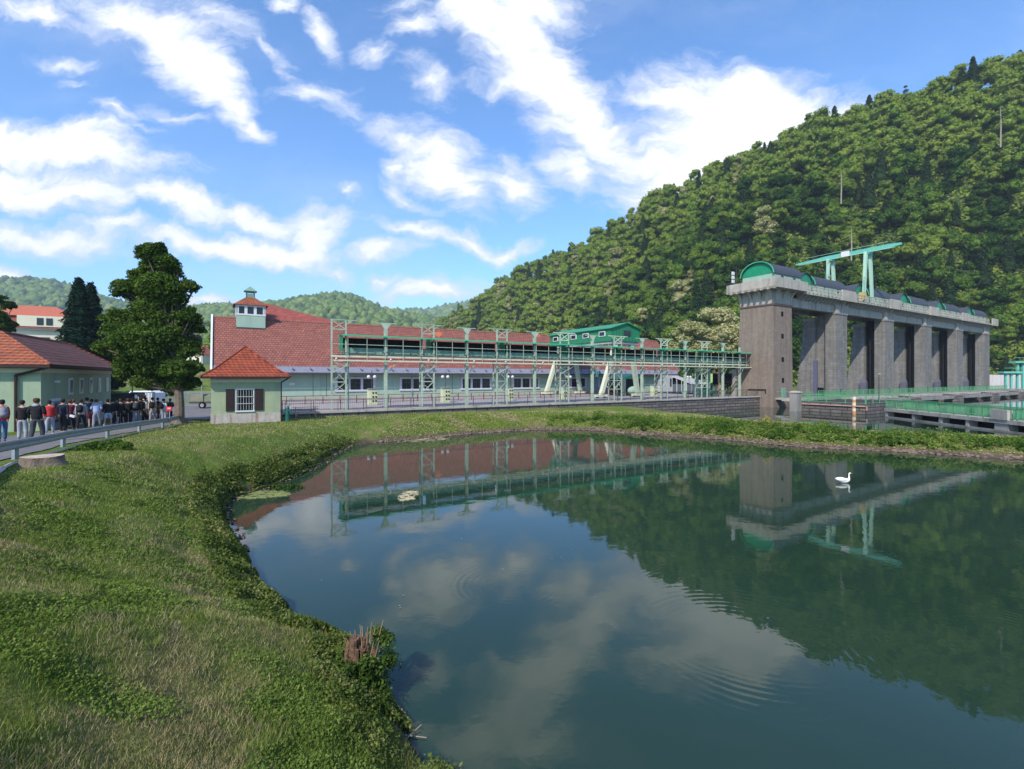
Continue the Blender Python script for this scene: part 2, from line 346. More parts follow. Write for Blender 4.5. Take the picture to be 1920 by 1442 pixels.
def height(X, Y):
    X = np.asarray(X, float); Y = np.asarray(Y, float)
    z = np.interp(Y, *LAWN)
    z = z + 0.35 * sstep(-X / np.maximum(Y, 1), 1.35, 2.6) * sstep(Y, 6, 16) * 0
    az = X / np.maximum(Y, 1)
    rise = sstep(Y, 56, 150) * 8 + sstep(Y, 150, 500) * 10                  # the meadow on the left climbs
    z = z + rise * sstep(-az, 0.50, 0.62) * (Y > 40)
    z = z + sstep(-az, 0.80, 1.0) * sstep(Y, 46, 85) * 5.0 * (Y > 40)        # terrace of the villa
    amp = 0.05 + 0.10 * sstep(np.hypot(X, Y), 40, 150)
    z = z + (vnoise(X, Y, 1.7, 1) - .5) * amp + (vnoise(X, Y, 5.5, 2) - .5) * 0.06 * sstep(np.hypot(X, Y), 3, 9) + (vnoise(X, Y, .45, 3) - .5) * 0.04
    d1, i1 = seg_dist(X, Y, pond); d2, i2 = seg_dist(X, Y, river)
    bw = np.interp(X, [-30, -12, -6, 0, 6, 40], [3.0, 2.6, 3.2, 3.6, 4.5, 4.5])
    jag = (vnoise(X, Y, .8, 5) - .5) * .35 + (vnoise(X, Y, .25, 6) - .5) * .15
    dd = np.minimum(d1, d2) + jag * sstep(np.minimum(d1, d2), 0, .6)
    # the spit is low: 0.3 m above the water
    bw = bw + 1.6 * (1 - sstep(Y, 8, 15)) * (X < 0)
    prof = np.where(X < 0, np.clip(dd / bw, 0, 1) ** np.interp(Y, [7, 14], [.8, .64]), np.clip(dd / bw, 0, 1) ** 0.8)
    land = WATER + 0.02 + (z - WATER) * prof
    spit = sstep(X, 16, 24) * sstep(-(X * .5195 * -1 + Y * .8545), -44, -43) * (Y < 60)
    land = np.where((X > 14) & (Y < 60) & (X < 400), np.minimum(land, WATER + 0.05 + np.minimum(dd, 1.3) * 0.45 + 3 * (1 - sstep(X, 14, 24))), land)
    wet = i1 | i2
    under = WATER - 0.05 - np.minimum(np.minimum(np.where(i1, d1, 9e9), np.where(i2, d2, 9e9)), 6) * 0.35
    return np.where(wet, under, land)
def hz(x, y): return float(height(np.array([x]), np.array([y]))[0])
def height_fast(X, Y): return height(X, Y)

th = np.concatenate([np.linspace(-70, 70, 560), np.linspace(70, 290, 90)[1:-1]])
rad = np.concatenate([np.geomspace(0.3, 60, 330), np.geomspace(60, 2600, 90)[1:]])
TH, RR = np.meshgrid(np.radians(th), rad, indexing='ij')
GX = RR * np.sin(TH); GY = RR * np.cos(TH)
GZ = height(GX.ravel(), GY.ravel()).reshape(GX.shape)
na, nr = GX.shape
idx = np.arange(na * nr).reshape(na, nr); nxt = np.roll(idx, -1, 0)
F = np.stack([idx[:, :-1], idx[:, 1:], nxt[:, 1:], nxt[:, :-1]], -1).reshape(-1, 4)

def groundmat():
    m, t, b = principled('lawn soil and mown grass'); co = t.new('ShaderNodeTexCoord').outputs['Object']
    s = t.new('ShaderNodeSeparateXYZ'); t.l.new(co, s.inputs[0])
    big = t.noise(co, 0.35, 5, 0.65).outputs[0]; mid = t.noise(co, 2.6, 6, 0.7).outputs[0]; fine = t.noise(co, 28, 4, 0.7).outputs[0]
    g = t.ramp(mid, [(0.25, (0.07, 0.125, 0.02)), (0.75, (0.20, 0.27, 0.05))])
    g = t.mix(t.smooth(big, 0.48, 0.66), g, (0.26, 0.24, 0.085))
    g = t.mix(0.6, g, t.ramp(fine, [(0.3, (0.35, 0.35, 0.35)), (0.7, (1, 1, 1))]), 'MULTIPLY')
    mud = t.ramp(fine, [(0.3, (0.05, 0.035, 0.025)), (0.7, (0.17, 0.12, 0.09))])
    zz = t.math('ADD', s.outputs[2], t.math('MULTIPLY', t.math('SUBTRACT', mid, 0.5), 0.5))
    col = t.mix(t.smooth(zz, WATER + 0.05, WATER + 0.45), mud, g)
    t.put(b.inputs['Base Color'], col); b.inputs['Roughness'].default_value = 0.95; b.inputs['Specular IOR Level'].default_value = 0.1
    bp = t.new('ShaderNodeBump'); bp.inputs['Strength'].default_value = 0.8; bp.inputs['Distance'].default_value = 0.08
    t.put(bp.inputs['Height'], t.math('ADD', fine, mid)); t.l.new(bp.outputs[0], b.inputs['Normal']); return m
m_ground = groundmat()
ground = link('ground', np_mesh('ground', np.stack([GX, GY, GZ], -1).reshape(-1, 3), F, m_ground, True)); tag(ground, kind='structure')

# ------------------------------------------------------------------ water
def watermat():
    m, t, b = principled('still green water'); co = t.new('ShaderNodeTexCoord').outputs['Object']
    s = t.new('ShaderNodeSeparateXYZ'); t.l.new(co, s.inputs[0])
    col = t.ramp(t.noise(co, 0.12, 4, 0.5).outputs[0], [(0.3, (0.013, 0.034, 0.019)), (0.7, (0.020, 0.043, 0.028))])
    t.put(b.inputs['Base Color'], col); b.inputs['Roughness'].default_value = 0.02; b.inputs['IOR'].default_value = 1.42
    b.inputs['Specular IOR Level'].default_value = 0.5
    mp = t.new('ShaderNodeMapping'); t.l.new(co, mp.inputs[0]); mp.inputs[3].default_value = (1, 1, 1)
    h = t.math('MULTIPLY', t.noise(mp.outputs[0], 1.6, 3, 0.5).outputs[0], 0.0022)
    h = t.math('ADD', h, t.math('MULTIPLY', t.noise(mp.outputs[0], 9.0, 2, 0.5).outputs[0], 0.0004))
    for (cx, cy, r0, wd, amp, lam) in RINGS:
        d = t.vmath('DISTANCE', co, (cx, cy, 0)).outputs[1]
        env = t.math('SUBTRACT', 1.0, t.math('DIVIDE', t.math('ABSOLUTE', t.math('SUBTRACT', d, r0)), wd), clamp=True)
        env = t.math('MULTIPLY', env, t.smooth(t.noise(co, 0.35, 2).outputs[0], 0.38, 0.62))
        h = t.math('ADD', h, t.math('MULTIPLY', t.math('MULTIPLY', t.math('SINE', t.math('MULTIPLY', d, 6.283 / lam)), env), amp))
    bp = t.new('ShaderNodeBump'); bp.inputs['Strength'].default_value = 1.0; bp.inputs['Distance'].default_value = 1.0
    t.put(bp.inputs['Height'], h); t.l.new(bp.outputs[0], b.inputs['Normal']); return m
def wp(x, y): d = 4140 / (y - 707); return ((x - 960) / 900 * d, d)
RINGS = [(*wp(1400, 1205), 1.75, 0.75, 0.0004, 0.17), (*wp(1900, 1245), 1.9, 0.8, 0.00035, 0.15), (*wp(960, 1095), 1.1, 0.6, 0.0004, 0.15), (*wp(1400, 1150), 2.4, 0.5, 0.0002, 0.14)]
m_water = watermat()
wv_ = [(-60, -60, 0), (800, -300, 0), (800, 420, 0), (-60, 420, 0)]
wo = MB().poly(wv_).build('water', m_water, loc=(0, 0, WATER)); tag(wo, kind='structure')

# ------------------------------------------------------------------ leaf and blade scatter
def quads_at(C, N, S, g, asp=0.55, fold=True):
    """rhombic leaves: centre, normal, size"""
    n_ = len(C); Rv = g.normal(size=(n_, 3)); T = np.cross(N, Rv); T /= np.linalg.norm(T, axis=1, keepdims=True) + 1e-9
    B = np.cross(N, T); S = np.asarray(S).reshape(-1, 1)
    V = np.stack([C - T * S, C - B * S * asp, C + T * S, C + B * S * asp], 1).reshape(-1, 3)
    F_ = np.arange(n_ * 4).reshape(-1, 4); return V, F_
def unit(a): return a / (np.linalg.norm(a, axis=-1, keepdims=True) + 1e-9)
def sph_dirs(k, g): return unit(g.normal(size=(k, 3)))
def clump_leaves(cents, rads, per, size, g, squash=0.85, jit=0.75, shell=0.36):
    Vs, Ns, Ss = [], [], []
    for c, r, k in zip(cents, rads, per):
        d = sph_dirs(int(k), g); d[:, 2] = np.where(d[:, 2] < -0.35, -d[:, 2], d[:, 2])
        rr = r * (1 - shell * g.random(len(d)) ** 1.0 * 1.6)
        p = np.asarray(c) + d * rr[:, None] * np.array([1, 1, squash]); Vs.append(p)
        Ns.append(unit(d + np.array([0, 0, .35]) + g.normal(size=d.shape) * jit)); Ss.append(size * g.uniform(.6, 1.3, len(d)))
    return quads_at(np.concatenate(Vs), np.concatenate(Ns), np.concatenate(Ss), g)
ICO = None
def ico(sub=1):
    bm = bmesh.new(); bmesh.ops.create_icosphere(bm, subdivisions=sub, radius=1.0)
    v = np.array([x.co[:] for x in bm.verts]); f = np.array([[a.index for a in fc.verts] for fc in bm.faces]); bm.free(); return v, f
IV, IF = ico(2)
def cores(cents, rads, g, k=0.82, squash=0.8, rough=.18):
    Vs, Fs = [], []; o = 0
    for c, r in zip(cents, rads):
        v = IV * (r * k) * (1 + g.normal(size=(len(IV), 1)) * rough) * np.array([1, 1, squash]) + np.asarray(c)
        Vs.append(v); q = np.concatenate([IF, IF[:, 2:3]], 1) + o; Fs.append(q); o += len(v)
    return np.concatenate(Vs), np.concatenate(Fs)
def tri_fix(F_): return F_
def join(parts):
    V = []; F_ = []; o = 0
    for v, f in parts: V.append(v); F_.append(f + o); o += len(v)
    return np.concatenate(V), np.concatenate(F_)
def np_poly_mesh(name, parts, mats, midx=None):
    """parts: list of (V, F) where F may be quads (4) or triangles (3)"""
    V = np.concatenate([p[0] for p in parts]).astype(np.float32); o = 0; loops = []; tot = []; mi = []
    for i, (v, f) in enumerate(parts):
        loops.append((f + o).ravel()); tot.append(np.full(len(f), f.shape[1])); mi.append(np.full(len(f), 0 if midx is None else midx[i])); o += len(v)
    loops = np.concatenate(loops).astype(np.int32); tot = np.concatenate(tot).astype(np.int32); mi = np.concatenate(mi).astype(np.int32)
    me = bpy.data.meshes.new(name); me.vertices.add(len(V)); me.vertices.foreach_set('co', V.ravel())
    me.loops.add(len(loops)); me.loops.foreach_set('vertex_index', loops); me.polygons.add(len(tot))
    me.polygons.foreach_set('loop_start', np.concatenate([[0], np.cumsum(tot)[:-1]]).astype(np.int32)); me.polygons.foreach_set('loop_total', tot)
    for m in (mats if isinstance(mats, (list, tuple)) else [mats]): me.materials.append(m)
    me.polygons.foreach_set('material_index', mi); me.update(calc_edges=True); return me

m_leafhill = leafmat('broadleaf foliage', (0.020, 0.055, 0.012), (0.125, 0.215, 0.032), scale=0.11, objvar=0.40, third=(0.22, 0.28, 0.05), nw=1.5)
m_leafdark = leafmat('conifer needles', (0.014, 0.032, 0.012), (0.055, 0.095, 0.030), scale=0.2, objvar=0.15, trans=0.1)
m_leafcream = leafmat('cream blossom foliage', (0.10, 0.13, 0.03), (0.42, 0.40, 0.19), scale=0.4, objvar=0.15, third=(0.55, 0.52, 0.30))
m_leafbig = leafmat('big tree foliage', (0.018, 0.042, 0.010), (0.075, 0.135, 0.024), scale=0.9, objvar=0.0, third=(0.14, 0.185, 0.035), nw=1.2)
m_leafspruce = leafmat('spruce needles', (0.004, 0.014, 0.010), (0.016, 0.042, 0.022), scale=0.5, objvar=0.0, trans=0.08)
m_pinebark = M('pale tree bark', (0.30, 0.26, 0.20), var=0.2, scale=2)

def broad_tree(seed, h=13.0, wdt=9.0, nleaf=750, size=0.42, nclump=11):
    g = np.random.default_rng(seed); c = []; r = []
    for i in range(nclump):
        zf = g.uniform(.32, .95); a = g.uniform(0, 6.28); spread = wdt * .5 * (1 - (abs(zf - .55) / .5) ** 2 * .75) * g.uniform(.25, .8)
        c.append((math.cos(a) * spread, math.sin(a) * spread, h * zf)); r.append(wdt * g.uniform(.17, .27))
    c.append((0, 0, h * .55)); r.append(wdt * .33); c.append((0, 0, h * .85)); r.append(wdt * .22)
    per = nleaf * np.array(r) ** 2 / np.sum(np.array(r) ** 2)
    L = clump_leaves(c, r, per, size, g); K = cores(c, r, g, .62, rough=.25)
    return L, K
def trunk_np(h, r, k=7):
    a = np.arange(k) / k * 2 * np.pi; ring = np.stack([np.cos(a), np.sin(a), np.zeros(k)], 1)
    V = np.concatenate([ring * r + [0, 0, -1.0], ring * r * .35 + [0, 0, h]]); F_ = np.array([[i, (i + 1) % k, (i + 1) % k + k, i + k] for i in range(k)]); return V, F_
def conifer(seed, h=16.0, wdt=5.0, nleaf=700, size=.38, base=.15):
    g = np.random.default_rng(seed); k = nleaf
    f = g.random(k) ** .75; z = base * h + f * (1 - base) * h; layer = (z / h * 13) % 1
    rr = wdt * .5 * (1 - f) ** .85 * (0.62 + .45 * (1 - layer)) + .12; a = g.random(k) * 6.283; lob = 1 + .18 * np.sin(a * 5 + f * 40)
    p = np.stack([np.cos(a) * rr * lob, np.sin(a) * rr * lob, z - rr * .12], 1) + g.normal(size=(k, 3)) * .12
    nrm = unit(np.stack([np.cos(a) * .5, np.sin(a) * .5, np.ones(k) * .8], 1) + g.normal(size=(k, 3)) * .4)
    L = quads_at(p, nrm, size * g.uniform(.6, 1.3, k), g, .45)
    lev = 12; kk = 10; V = []; F_ = []
    for i in range(lev):
        ff = i / (lev - 1); R0 = (wdt * .36 * (1 - ff) ** .85 + .04)
        for j in range(kk): V.append((math.cos(j / kk * 6.283) * R0 * g.uniform(.75, 1.15), math.sin(j / kk * 6.283) * R0 * g.uniform(.75, 1.15), base * h + ff * (1 - base) * h * .97))
    for i in range(lev - 1):
        for j in range(kk): F_.append((i * kk + j, i * kk + (j + 1) % kk, (i + 1) * kk + (j + 1) % kk, (i + 1) * kk + j))
    return L, (np.array(V), np.array(F_))

# ------------------------------------------------------------------ the wooded hill on the right
RX = [760, 820, 850, 930, 1000, 1080, 1150, 1200, 1290, 1370, 1470, 1560, 1640, 1730, 1830, 1920, 2100, 2500]
RY = [640, 612, 596, 540, 500, 470, 432, 400, 352, 308, 262, 225, 198, 172, 140, 112, 60, 0]     # ridge, tree tops
RD = [560, 500, 470, 430, 400, 375, 350, 335, 310, 290, 275, 262, 252, 243, 235, 228, 215, 190]
FD = [480, 420, 380, 330, 290, 255, 225, 200, 175, 165, 165, 165, 165, 165, 165, 160, 150, 130]  # foot
TREEH = 13
def hill_at(xs, f):
    """xs: azimuth as px column, f: 0 foot .. 1 ridge .. >1 behind"""
    rd = np.interp(xs, RX, RD); fd = np.interp(xs, RX, FD); ry = np.interp(xs, RX, RY)
    zr = (707 - ry) / 900 * rd - TREEH * .62; z0 = -3.0
    Y = fd + (rd - fd) * f
    ff = np.clip(f, 0, 1); Z = z0 + (zr - z0) * (ff ** .92)
    Z = np.where(f > 1, zr - (Y - rd) * .5, Z)
    X = (xs - 960) / 900 * Y
    bump = (vnoise(X, Y, 38, 7) - .5) * 22 * np.sin(np.clip(f, 0, 1) * np.pi) + (vnoise(X, Y, 14, 8) - .5) * 6 * np.clip(f * 4, 0, 1) * (f < 1)
    return X, Y, Z + bump
hx, hf = np.meshgrid(np.linspace(740, 2480, 150), np.concatenate([np.linspace(-.04, 1, 60), np.linspace(1.05, 2.2, 12)]), indexing='ij')
X, Y, Z = hill_at(hx.ravel(), hf.ravel()); Z = np.where(hf.ravel() <= 0, -6, Z)
a_, b_ = hx.shape; idx = np.arange(a_ * b_).reshape(a_, b_)
F = np.stack([idx[:-1, :-1], idx[1:, :-1], idx[1:, 1:], idx[:-1, 1:]], -1).reshape(-1, 4)
m_hill = M('forest floor', (0.035, 0.055, 0.015), var=0.5, scale=0.3)
hill = link('hillside', np_mesh('hillside', np.stack([X, Y, Z], 1), F, m_hill, True)); tag(hill, kind='structure')

protoB = []; protoC = []; protoW = []
for i in range(6):
    L, K = broad_tree(100 + i, h=[13, 14, 12, 15, 11, 13][i], wdt=[9.5, 8.5, 10, 8, 9, 7.5][i], nleaf=2600, size=.30); protoB.append((L, K))
for i in range(3): protoC.append(conifer(200 + i, h=[14, 15, 13][i], wdt=[6, 5.5, 6.5][i], nleaf=2200, size=.32))
meB = [(np_poly_mesh('crown', [L, K], m_leafhill), np_poly_mesh('crown_cream', [L, K], m_leafcream)) for L, K in protoB]
meT = [np_poly_mesh('trunk', [trunk_np(9, .28)], m_pinebark)]
meC = [np_poly_mesh('conifer_crown', [L, K], m_leafdark) for L, K in protoC]

g = np.random.default_rng(5); pts = []
cell = 7.2
for xs_ in np.arange(770, 2300, 2.2):
    pass
# jittered world grid over the slope
cand = []
sx = g.uniform(765, 2350, 56000); sf = g.uniform(0.0, 1.04, 56000)
X, Y, Z = hill_at(sx, sf); order = g.permutation(len(X)); grid = {}
for i in order:
    key = (int(X[i] // 4.7), int(Y[i] // 4.7))
    ok = True
    for dx_ in (-1, 0, 1):
        for dy_ in (-1, 0, 1):
            for j in grid.get((key[0] + dx_, key[1] + dy_), ()):
                if (X[i] - X[j]) ** 2 + (Y[i] - Y[j]) ** 2 < 4.6 ** 2: ok = False
    if ok: grid.setdefault(key, []).append(i); cand.append(i)
cand = np.array(cand); hd = np.hypot(X[cand], Y[cand])
xs_c = sx[cand]; infr = (xs_c < 1950)
# nearest slope trees in frame stand as individuals, the rest are one wood
def visible(i):
    x = sx[i]; y = 707 - (Z[i] + 9) * 900 / Y[i]
    return x < 1935 and y > 0
sel = [i for i in cand[np.argsort(hd)] if visible(i)]
def kind_of(i):
    r = g.random(); x = sx[i]; f_ = sf[i]
    if f_ > .93 and r < .10: return 'c'
    if r < .11: return 'c'
    if r > .945 and x < 1500: return 'w'
    return 'b'
kinds = {i: kind_of(i) for i in cand}
indiv = set(); nb = nw = nc = 0
for i in sel:
    if kinds[i] == 'b' and nb < 290: indiv.add(i); nb += 1
    elif kinds[i] == 'c' and nc < 120: indiv.add(i); nc += 1
    elif kinds[i] == 'w' and nw < 60: indiv.add(i); nw += 1
stuffV = {'b': [], 'c': [], 'w': []}
def rotz(V, a, s, h, loc): c_, s_ = math.cos(a), math.sin(a); return np.stack([(V[:, 0] * c_ - V[:, 1] * s_) * s, (V[:, 0] * s_ + V[:, 1] * c_) * s, V[:, 2] * h], 1) + np.array(loc)
lowB = [broad_tree(300 + i, h=13, wdt=[9.5, 8.5, 10][i], nleaf=950, size=.44, nclump=10) for i in range(3)]
lowC = [conifer(320 + i, h=17, wdt=5.5, nleaf=380, size=.6) for i in range(2)]
for i in cand:
    s = g.uniform(.65, 1.4); a = g.uniform(0, 6.28); k = kinds[i]; hh = s * g.uniform(.9, 1.15); loc = (X[i], Y[i], Z[i] - 1.2)
    if i in indiv:
        pi = int(g.integers(0, 6)) if k != 'c' else int(g.integers(0, 3))
        if k == 'c': me = meC[pi]
        else: me = meB[pi][1 if k == 'w' else 0]
        nm = {'b': 'broadleaf_tree', 'c': 'conifer_tree', 'w': 'blossoming_tree'}[k]
        o = link(nm, me); o.location = loc; o.rotation_euler = (0, 0, a); o.scale = (s, s, hh)
        lb = {'b': 'leafy green tree among the many crowns of the wooded hillside', 'c': 'dark pointed conifer among the crowns of the wooded hillside', 'w': 'cream blossoming tree among the green crowns of the wooded hillside'}[k]
        tag(o, lb, 'tree', {'b': 'green trees on the hillside', 'c': 'conifers on the hillside', 'w': 'cream blossoming trees on the hillside'}[k])
        if g.random() < .5 and hd.min() < 1e9 and Y[i] < 230:
            pass
    elif sx[i] < 2050 or g.random() < .6:
        pr = (lowC[int(g.integers(0, 2))] if k == 'c' else lowB[int(g.integers(0, 3))])
        stuffV[k].append([(rotz(pr[0][0], a, s, hh, loc), pr[0][1]), (rotz(pr[1][0], a, s, hh, loc), pr[1][1])])
parts = []; mi = []
for j, k in enumerate('bcw'):
    fl = [q for tr_ in stuffV[k] for q in tr_]
    if fl:
        Vv, Ff = join(fl); parts.append((Vv, Ff)); mi.append(j)
ug = 90000; ux = g.uniform(760, 2200, ug); uf = g.uniform(0, 1.0, ug); UX_, UY_, UZ_ = hill_at(ux, uf)
parts.append(quads_at(np.stack([UX_, UY_, UZ_ + g.uniform(.2, 2.2, ug)], 1), unit(g.normal(size=(ug, 3)) + [0, -.5, .9]), g.uniform(.5, 1.1, ug), g)); mi.append(0)
fo = link('forest', np_poly_mesh('forest', parts, [m_leafhill, m_leafdark, m_leafcream], mi)); tag(fo, 'dense green wood covering the upper part of the hill', 'forest', kind='stuff')
print('trees', nb, nc, nw, 'stuff', sum(len(v) for v in stuffV.values()))

# bare trunks that stand out of the wood, and pines on the ridge
def bare(px, py_top, d, h, lab, crown=False):
    p = PX(px, py_top, d); root = thing('pine_tree', lab, 'tree', (p.x, p.y, p.z - h))
    mb = MB(); mb.tube((0, 0, -3), (0.2, 0, h * .55), .30, .2, 6); mb.tube((0.2, 0, h * .55), (0, 0.1, h), .2, .06, 6)
    for q in range(8):
        z = h * random.uniform(.45, .95); a = random.uniform(0, 6.28); mb.tube((0.1, 0, z), (math.cos(a) * 1.3, math.sin(a) * 1.3, z + .5), .06, .02, 4)
    mb.build('trunk', m_pinebark, root)
    if crown:
        gg = np.random.default_rng(int(px)); c = [(0, 0, h * .8), (1.0, .3, h * .6), (-.9, .2, h * .68), (0, 0, h * .95), (.3, -.8, h * .5), (-.6, .5, h * .4)]; r = [1.4, 1.2, 1.3, .8, 1.2, 1.3]
        link('crown', np_poly_mesh('crown', [clump_leaves(c, r, [170] * 6, .35, gg)], m_leafdark), root)
def hill_tree_d(px, py):
    f_ = np.linspace(0, 1, 60); X1, Y1, Z1 = hill_at(np.full(60, px), f_); yy = 707 - (Z1 + 6) * 900 / Y1; return float(Y1[np.argmin(abs(yy - py))])
bare(1698, 160, 262, 17, 'tall thin pine with a dark tuft standing above the ridge', True)
bare(1912, 94, 236, 16, 'dark pine on the ridge at the upper right corner', True)
bare(1806, 122, 250, 13, 'small dark spruce tip on the ridge left of the corner pine', True)
bare(1683, 175, 258, 12, 'short dark pine just left of the tallest ridge pine', True)
bare(1876, 200, hill_tree_d(1876, 230) - 14, 14, 'bare pale trunk standing in the trees near the upper right')
bare(1577, 318, hill_tree_d(1577, 340) - 14, 12, 'bare pale trunk in a dark gap midway up the hill')
bare(1596, 425, hill_tree_d(1596, 440) - 14, 12, 'thin bare trunk just above the teal crane')
bare(1757, 165, 250, 12, 'bare trunked pine below the ridge with a small crown', True)

# cream blossoming trees right behind the gantry, beside the tower
for k_, (px, py, d, s, lab) in enumerate([(1300, 618, 120, 1.05, 'large cream blossoming tree left in the pale clump behind the gantry'), (1345, 598, 124, 1.2, 'tallest cream blossoming tree in the pale clump beside the brick tower'),
        (1380, 612, 116, 1.1, 'cream blossoming tree touching the left side of the brick tower'), (1272, 632, 128, .8, 'smallest cream tree at the left end of the pale clump'), (1330, 640, 108, .9, 'low cream tree in front of the pale clump')]):
    L, K = protoB[k_ % 6]; root = thing('blossoming_tree', lab, 'tree', tuple(PX(px, 707, d) + Vector((0, 0, (707 - py) / 900 * d - 12 * s))), rot=k_)
    cr = link('crown', meB[k_ % 6][1], root); tr = link('trunk', meT[0], root); root.scale = (s * 1.15, s * 1.15, s)

# ------------------------------------------------------------------ far hills (structure) with their woods (stuff)
def farhill(name, pxs, pys, d0, d1, seed, lab, gap=None):
    xs = np.linspace(pxs[0], pxs[-1], 220); fs = np.concatenate([np.linspace(0, 1, 30), [1.1, 1.3]])
    A, B = np.meshgrid(xs, fs, indexing='ij'); ry = np.interp(A, pxs, pys); Yd = d0 + (d1 - d0) * B
    zr = (707 - ry) / 900 * d1; Zd = np.where(B <= 1, -4 + (zr + 4) * np.clip(B, 0, 1) ** .9, zr - (B - 1) * d0 * .3); Xd = (A - 960) / 900 * Yd
    Zd = Zd + (vnoise(Xd.ravel(), Yd.ravel(), 90, seed).reshape(A.shape) - .5) * 40 * np.sin(np.clip(B, 0, 1) * np.pi)
    a_, b_ = A.shape; idx = np.arange(a_ * b_).reshape(a_, b_); F_ = np.stack([idx[:-1, :-1], idx[1:, :-1], idx[1:, 1:], idx[:-1, 1:]], -1).reshape(-1, 4)
    tag(link('hills', np_mesh('hills', np.stack([Xd, Yd, Zd], -1).reshape(-1, 3), F_, m_hill, True)), kind='structure')
    g2 = np.random.default_rng(seed); k = 5200; sx_ = g2.uniform(pxs[0], pxs[-1], k); sf_ = g2.random(k)
    Yt = d0 + (d1 - d0) * sf_; ry = np.interp(sx_, pxs, pys); zr = (707 - ry) / 900 * d1; Zt = -4 + (zr + 4) * sf_ ** .9; Xt = (sx_ - 960) / 900 * Yt
    Zt = Zt + (vnoise(Xt, Yt, 90, seed) - .5) * 40 * np.sin(sf_ * np.pi)
    iv, i_f = ico(1); Vs = []; Fs = []
    sc_ = d1 / 900 * 8.0
    dsz = g2.uniform(.5, 1.1, k)[:, None, None] * sc_
    jit = 1 + g2.normal(size=(k, len(iv), 1)) * .22
    Vv = iv[None] * dsz * jit * np.array([.8, .8, 1.0]) + np.stack([Xt, Yt, Zt + 1], 1)[:, None, :]
    Ff = (i_f[None] + (np.arange(k) * len(iv))[:, None, None]).reshape(-1, 3)
    tag(link('distant_forest', np_mesh('distant_forest', Vv.reshape(-1, 3), Ff, m_farleaf)), lab, 'forest', kind='stuff')
m_farleaf = leafmat('distant woodland', (0.03, 0.06, 0.015), (0.12, 0.19, 0.04), scale=0.02, objvar=0.0, trans=0.1, third=(0.22, 0.24, 0.07))
farhill('hills', [-260, -100, 0, 40, 95, 140, 200, 260, 330, 400, 520], [560, 535, 522, 521, 526, 540, 560, 574, 588, 596, 606], 700, 1250, 31, 'hazy blue green woods on the hill above the villa')
farhill('hills', [300, 360, 420, 480, 530, 570, 600, 640, 660, 690, 730, 800, 860, 920], [588, 577, 573, 572, 566, 560, 555, 553, 556, 570, 584, 596, 606, 612], 620, 1150, 32, 'hazy woods on the rounded hill behind the powerhouse roof')
farhill('hills', [640, 700, 760, 800, 830, 860, 900, 960], [590, 584, 585, 583, 578, 573, 566, 560], 1300, 2100, 33, 'bluest distant woods in the gap between the two hills')
farhill('hills', [330, 380, 430, 500, 600, 700, 800, 880, 960], [640, 634, 628, 622, 620, 622, 618, 622, 640], 380, 520, 34, 'low wooded rise just behind the long powerhouse roof')
# ================================================================== quay platform of the power station
PZ = -3.1
mb = MB(); mb.box(4.3, 71.8, 43.5, 95, -8, PZ)
q = mb.uvbuild('quay_wall', [m_stone], 30, 43.5, PZ); tag(q, 'long dark masonry quay wall carrying the green steel gantry', 'quay')
mb = MB(); mb.box(4.25, 72.0, 43.35, 44.2, PZ + .003, PZ + .16)
c_ = mb.build('coping', m_conc, None); c_.parent = q; c_.location = (0, 0, 0)
for v_ in c_.data.vertices: v_.co -= Vector((30, 43.5, PZ))
mb = MB(); mb.box(4.3, 71.7, 44.25, 94, PZ + .004, PZ + .02)
fl = mb.uvbuild('pavement', M('pale platform paving', (0.33, 0.30, 0.29), var=.12, scale=1.5, dirt=(.25, .22, .21)), 30, 60, PZ); tag(fl, kind='structure')

# ================================================================== powerhouse hall
hall = uvthing('powerhouse', 'long mint green powerhouse with a huge plum tiled roof behind the gantry', 'building', 40, 69.5, PZ)
HL, HR, HD = -.8, 84.5, 69.5
MB().box(HL, HR, HD, 82.8, PZ - 1.5, 1.0).build('wall', m_hallwall, hall)
mb = MB(); mb.box(HL + .05, HR - .05, HD - .06, HD - .003, PZ, PZ + .35); mb.build('plinth', m_conc, hall)
mb = MB()  # main roof prism, ridge along the hall
rp = lambda t: [(t, HD - .9, .72), (t, 75.9, 8.1), (t, 83.6, .72), (t, 83.6, .5), (t, HD - .9, .5)]
mb.prism(rp(HL), (HR - HL, 0, 0)); roof = mb.build('roof', m_rooft, hall)
mb = MB(); mb.prism([(HL - .25, HD - 1.0, .45), (HL - .25, HD - 1.0, .95), (HL - .25, 75.9, 8.45), (HL - .25, 76.6, 7.9), (HL - .25, 83.6, .5)], (.22, 0, 0)); mb.build('gable_verge', m_white, hall)
mb = MB()
for t in np.arange(HL, HR, 2.2): mb.box(t, t + .06, HD - 1.30, HD - .2, 1.04, 1.30)
mb.prism([(HL, HD - 1.35, .60), (HL, HD - .28, 1.40), (HL, HD - .22, 1.20), (HL, HD - 1.25, .45)], (HR - HL, 0, 0)); mb.build('eaves_flashing', m_lead, hall)
mb = MB(); mb.tube((HL, HD - 1.40, .47), (HR, HD - 1.40, .47), .09, k=8); mb.build('gutter', m_iron, hall)
for t in (24.6, 40.6, 63.5):
    mb = MB(); mb.path([(t, HD - 1.35, .4), (t, HD - .12, -.1), (t, HD - .12, PZ + .1)], .07); mb.build('downpipe', m_galv, hall)
mb = MB(); mb.prism([(HL, 75.7, 7.95), (HL, 75.9, 8.22), (HL, 76.1, 7.95)], (HR - HL, 0, 0)); mb.build('ridge_cap', m_rooft, hall)
# higher hipped roof behind the cupola
mb = MB(); A = [(1.7, 75.95, 8.0), (17, 75.95, 8.0), (17, 92, 8.0), (1.7, 92, 8.0)]; B = [(4.6, 84, 11.5), (6.0, 84, 11.5), (6.0, 88, 11.5), (4.6, 88, 11.5)]
mb.frustum(A, B); mb.build('upper_roof', m_roofred, hall)
